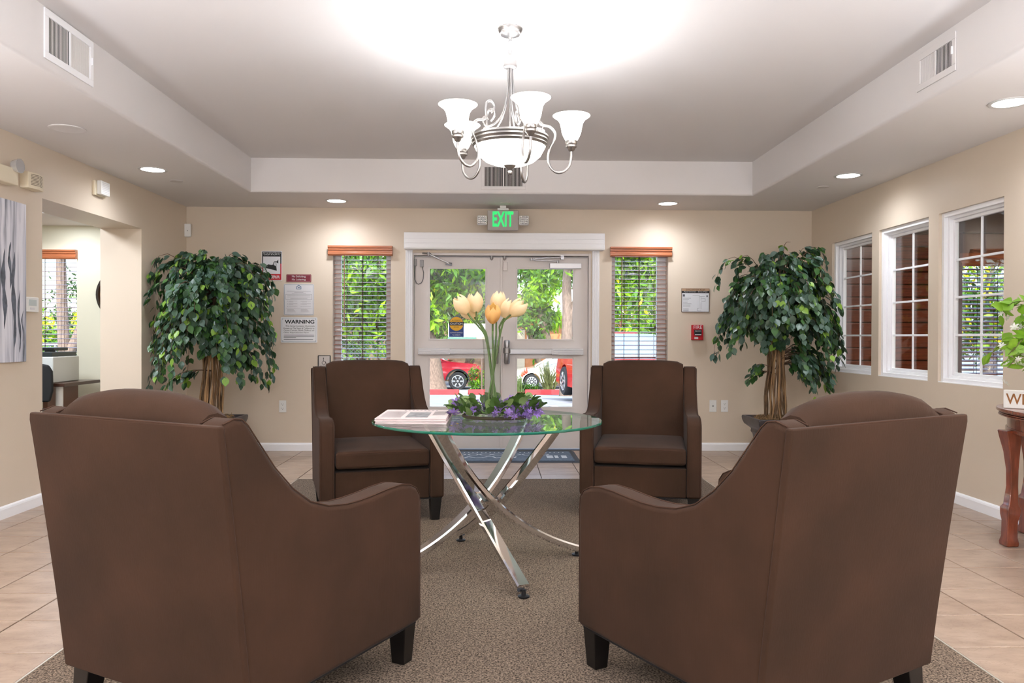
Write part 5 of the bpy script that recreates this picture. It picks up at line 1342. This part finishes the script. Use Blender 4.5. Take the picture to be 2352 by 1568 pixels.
tree('tree with a tall grey forked trunk at the right of the door glass', (2.12, 22.6, gz(22.6)),
     [[(0, 0, 0, .22), (.0, 0, 1.4, .17), (.02, 0, 2.4, .15), (.0, 0, 3.4, .13), (.15, 0, 5.0, .1)], [(.02, 0, 2.1, .12), (.30, 0, 2.9, .10), (.55, 0, 4.2, .07)]],
     [(.9, .2, 4.6, 1.6, 1.2, 1.2), (1.9, .2, 3.6, 1.3, 1.0, .8), (2.9, .2, 4.4, 1.5, 1.2, 1.2), (2.4, .2, 2.9, .9, .8, .45)], 6000, .27, [7, 4, 1.5, .1], 4)
for k, (x, y, h_, rx, pal, lb) in enumerate(((-9.5, 30, 5.4, 3.2, [1, 4, 5, 0], 'dark green tree left of the white pole'), (-5.4, 31, 5.6, 3.0, [3, 6, 3, .08], 'green tree behind the chain-link fence'), (-1.2, 36, 6.5, 3.2, [1, 4, 6, 0], 'shady dark tree behind the red pickup truck'), (5.5, 54, 8.5, 5.5, [1, 4, 6, 0], 'tall dark tree behind the orange building'),
        (7.4, 32, 5.6, 3.2, [6, 4, 2, .08], 'bright green tree beyond the right window blind'), (12.5, 30, 5.6, 3.6, [4, 4, 2, 2], 'yellow green tree beyond the side room'), (17.5, 27, 5.6, 3.6, [3, 4, 3, 2], 'green tree at the far right of the lot'),
        (-24.5, 40, 3.2, 3.2, [2, 4, 4, 1], 'far low green tree beyond the office window'))):
    tree(lb, (x, y, gz(y)), [[(0, 0, 0, .25), (.1, 0, h_*.3, .2), (0, 0, h_*.6, .15), (.2, 0, h_*.9, .08)]],
         [(0, 0, h_*.80, rx, rx*.7, h_*.36), (rx*.6, 0, h_*.5, rx*.6, rx*.5, h_*.26), (-rx*.6, .2, h_*.48, rx*.6, rx*.5, h_*.26), (0, -.4, h_*.42, rx*.5, rx*.4, h_*.2)], 6500, .34, pal, 20+k)
tree('grey forked tree just outside the office window', (-7.75, 14.2, gz(14.2)),
     [[(0, 0, 0, .16), (.0, 0, .6, .12), (-.06, 0, 1.2, .10), (-.10, 0, 2.2, .085), (-.12, 0, 3.6, .07)], [(.0, 0, .9, .10), (.22, 0, 1.4, .08), (.42, 0, 2.0, .06), (.55, 0, 3.0, .05)]],
     [(.2, 0, 3.4, 1.1, .8, .6), (.8, .3, 2.7, .4, .4, .3), (-.8, .2, 3.6, .9, .8, .7)], 1500, .12, [0, 2, 6, 0], 51, None)
tree('sparse dark tree against the sky beyond the office window', (-11.2, 23.5, gz(23.5)), [[(0, 0, 0, .1), (0, 0, 2, .08), (.1, 0, 4, .05)]], [(0, 0, 3.4, 1.7, .8, 1.3), (1.6, 0, 3.9, 1.2, .8, .9), (-1.5, 0, 2.8, 1, .8, .8)], 1700, .15, [0, 1, 6, 0], 52, None)
for k, (x, y, r_) in enumerate(((-11.4, 18.5, .8), (-9.1, 18.0, .65), (-8.0, 18.5, .7))):
    tree('yellow flowering bush %s' % ('left of the forked tree outside the office', 'behind the forked tree outside the office', 'right of the forked tree outside the office')[k], (x, y, gz(y)), None, [(0, 0, 1.85, r_, .5, .42), (0, 0, 1.1, r_*.8, .5, .7)], 1500, .13, [1, 1, 0, 9], 60+k, 'yellow bushes outside the office', 'bush', 'yellow_bush', 0)
tree('low green bush beside the red pickup wheel', (-.60, 25.3, gz(25.3)+.07), None, [(0, 0, .38, .36, .3, .36), (.25, 0, .22, .3, .3, .22)], 1300, .09, [2, 4, 2, 0], 70, None, 'bush', 'low_bush', 0)
tree('low green and brown ground cover left of the spiky plant', (1.15, 25.2, gz(25.2)+.07), None, [(0, 0, .12, .45, .3, .16)], 800, .08, [1, 3, 3, 0], 71, None, 'bush', 'low_bush', 0)
def spiky(lab, nm, base, n, L_, col, seed, cat='plant'):
    t = thing(nm, lab, cat, base); rg = random.Random(seed); m = MB()
    for k in range(n):
        a = rg.uniform(0, 6.28); e = rg.uniform(.05, .75); l = L_*rg.uniform(.6, 1.05); w = .02
        d = Vector((math.cos(a)*math.sin(e), math.sin(a)*math.sin(e)*.5, math.cos(e))); sd = Vector((-math.sin(a), math.cos(a), 0))*w
        b = Vector((rg.uniform(-.16, .16), rg.uniform(-.08, .08), 0)); mid = b+d*l*.55; tip = b+d*l+Vector((d.x, d.y, -.2))*l*.08
        m.add([tuple(b-sd), tuple(b+sd), tuple(mid+sd*.9), tuple(tip), tuple(mid-sd*.9)], [(0, 1, 2, 3, 4)])
    o = m.build('blades', leafmat(nm+'_blade', col, .2), t); o['kind'] = 'stuff'; return t
spiky('tall spiky plant behind the right red curb', 'spiky_plant', (1.78, 24.9, gz(24.9)+.07), 90, 1.15, (118, 128, 84), 5)
t = spiky('small plant with orange red flowers left of the spiky plant', 'flowering_plant', (.78, 24.8, gz(24.8)+.07), 30, .75, (96, 120, 70), 6)
for k in range(3): MB().lathe([(.01, 0), (.05, .05), (.02, .16), (.002, .22)], n=8).build('flower', mat('orange_red_flower', (224, 84, 60), .6), t, loc=(.12+.07*k, 0, .48+.05*k))
# sign board on posts
sb = thing('sign_board', 'white map board on posts beyond the left door glass', 'sign board', (-.88, 24.9, gz(24.9)+.07))
zb = 1.125-(gz(24.9)+.07)
box('board', -.60, .62, -.03, .03, zb, zb+.44, SIGNW, sb, bevel=.01)
MB().box(-.62, .30, -.035, .03, zb-.10, zb-.005).build('green_band', mat('board_green', (70, 122, 108), .6), sb)
box('lower_panel', .31, .62, -.03, .03, zb-.16, zb-.005, mat('board_tan', (214, 188, 150), .7), sb)
box('white_shelf', -.60, .18, -.05, .03, zb-.18, zb-.11, SIGNW, sb)
m = MB(); rg = random.Random(4)
for k in range(9):
    z = zb+.06+k*.042; P_ = [(-.2+i*.06, -.034, z+.012*math.sin(i*1.1+k)+rg.uniform(-.004, .004)) for i in range(13)]; m.tube(P_, .0035, 4)
m.build('map_lines', mat('map_blue_lines', (140, 156, 200), .7), sb)
for x in (.48, .60): MB().tube([(x, 0, 0), (x, 0, zb-.1)], .03, 8).build('post', mat('post_brown', (96, 80, 72), .8), sb)
# buildings
def building(lab, x0, x1, y0, y1, z1, wallm, wins, eave, roofm, base=None):
    t = thing('apartment_building', lab, 'building', (x0, y0, gz(y0)-.05)); H_ = z1-gz(y0)+.05; W_ = x1-x0
    box('wall', 0, W_, 0, y1-y0, 0, H_, wallm, t)
    MB().add([(-.6, -.8, H_-.1), (W_+.6, -.8, H_-.1), (W_+.6, y1-y0+.5, H_-.1), (-.6, y1-y0+.5, H_-.1), (-.6, -.8, H_+.12), (W_+.6, -.8, H_+.12), (W_+.6, (y1-y0)/2, H_+1.6), (-.6, (y1-y0)/2, H_+1.6), (W_+.6, y1-y0+.5, H_+.12), (-.6, y1-y0+.5, H_+.12)],
             [(0, 1, 2, 3), (0, 1, 5, 4), (4, 5, 6, 7), (7, 6, 8, 9), (3, 2, 8, 9), (0, 4, 7, 9, 3), (1, 5, 6, 8, 2)]).build('roof', roofm, t)
    for (a, b, c, d) in wins:
        f = MB().box(a-x0-.06, b-x0+.06, -.05, 0, c-gz(y0)+.05-.06, d-gz(y0)+.05+.06).build('window', TRIM, t)
        box('pane', a-x0, b-x0, -.06, -.05, c-gz(y0)+.05, d-gz(y0)+.05, DKGLASS, f)
    return t
b_ = building('orange stucco building with a small dark window beyond the white car', 1.0, 14, 41, 50, 2.35, mat('orange_stucco', (226, 150, 104), .9, var=(2, .08)), [(1.80, 2.56, .95, 1.66), (8.3, 9.2, .2, 1.4)], 0, mat('pale_roof', (214, 206, 198), .8))
box('corner_panel', -.02, .62, -.06, 0, 0, 2.9, mat('cream_stucco', (236, 220, 196), .9), b_)
b2_ = building('brown sided building with a pale eave behind the left trees', -14, .2, 42, 52, 4.9, mat('brown_siding', (112, 92, 74), .9, var=(2, .1)), [(-6.3, -5.2, 2.2, 3.6), (-10.5, -9.3, 2.2, 3.6)], 0, mat('pale_eave', (204, 190, 172), .8))
# pole and chain link fence
pl = thing('white_pole', 'white pole beyond the left window blind', 'pole', (-4.72, 23, gz(23)))
MB().lathe([(.10, 0), (.10, 2.95), (.04, 3.0)], n=16).box(-.16, .16, -.16, .16, 0, .04).build('post', WHITE, pl, smooth=40)
def chain(lab, x0, x1, y, zt, h_, sp, group='chain-link fences'):
    t = thing('chain_link_fence', lab, 'fence', (x0, y, zt-h_), 0, group); W_ = x1-x0; m = MB(); w_ = .006
    k = -h_
    while k < W_:
        for s in (1, -1):
            a0, b0 = max(0, k), min(W_, k+h_)
            z0_, z1_ = (a0-k, b0-k) if s > 0 else (h_-(a0-k), h_-(b0-k))
            m.tube([(a0, s*w_*.7, z0_), (b0, s*w_*.7, z1_)], w_, 3)
        k += sp
    o = m.build('mesh_wire', ALU, t); o['kind'] = 'stuff'
    MB().tube([(0, 0, h_), (W_, 0, h_)], .025, 8).build('top_rail', ALU, t, smooth=50)
    n_ = int(W_//2.2)+1
    for i in range(n_+1): MB().tube([(W_*i/n_, 0, -.4), (W_*i/n_, 0, h_+.03)], .03, 8).build('post', ALU, t, smooth=50)
    return t
chain('chain-link fence beyond the left window blind', -9.5, -3.6, 27.8, 1.02, 1.5, .13)
chain('chain-link fence outside the office window', -13.5, -7.2, 16.6, .95, 1.15, .10)
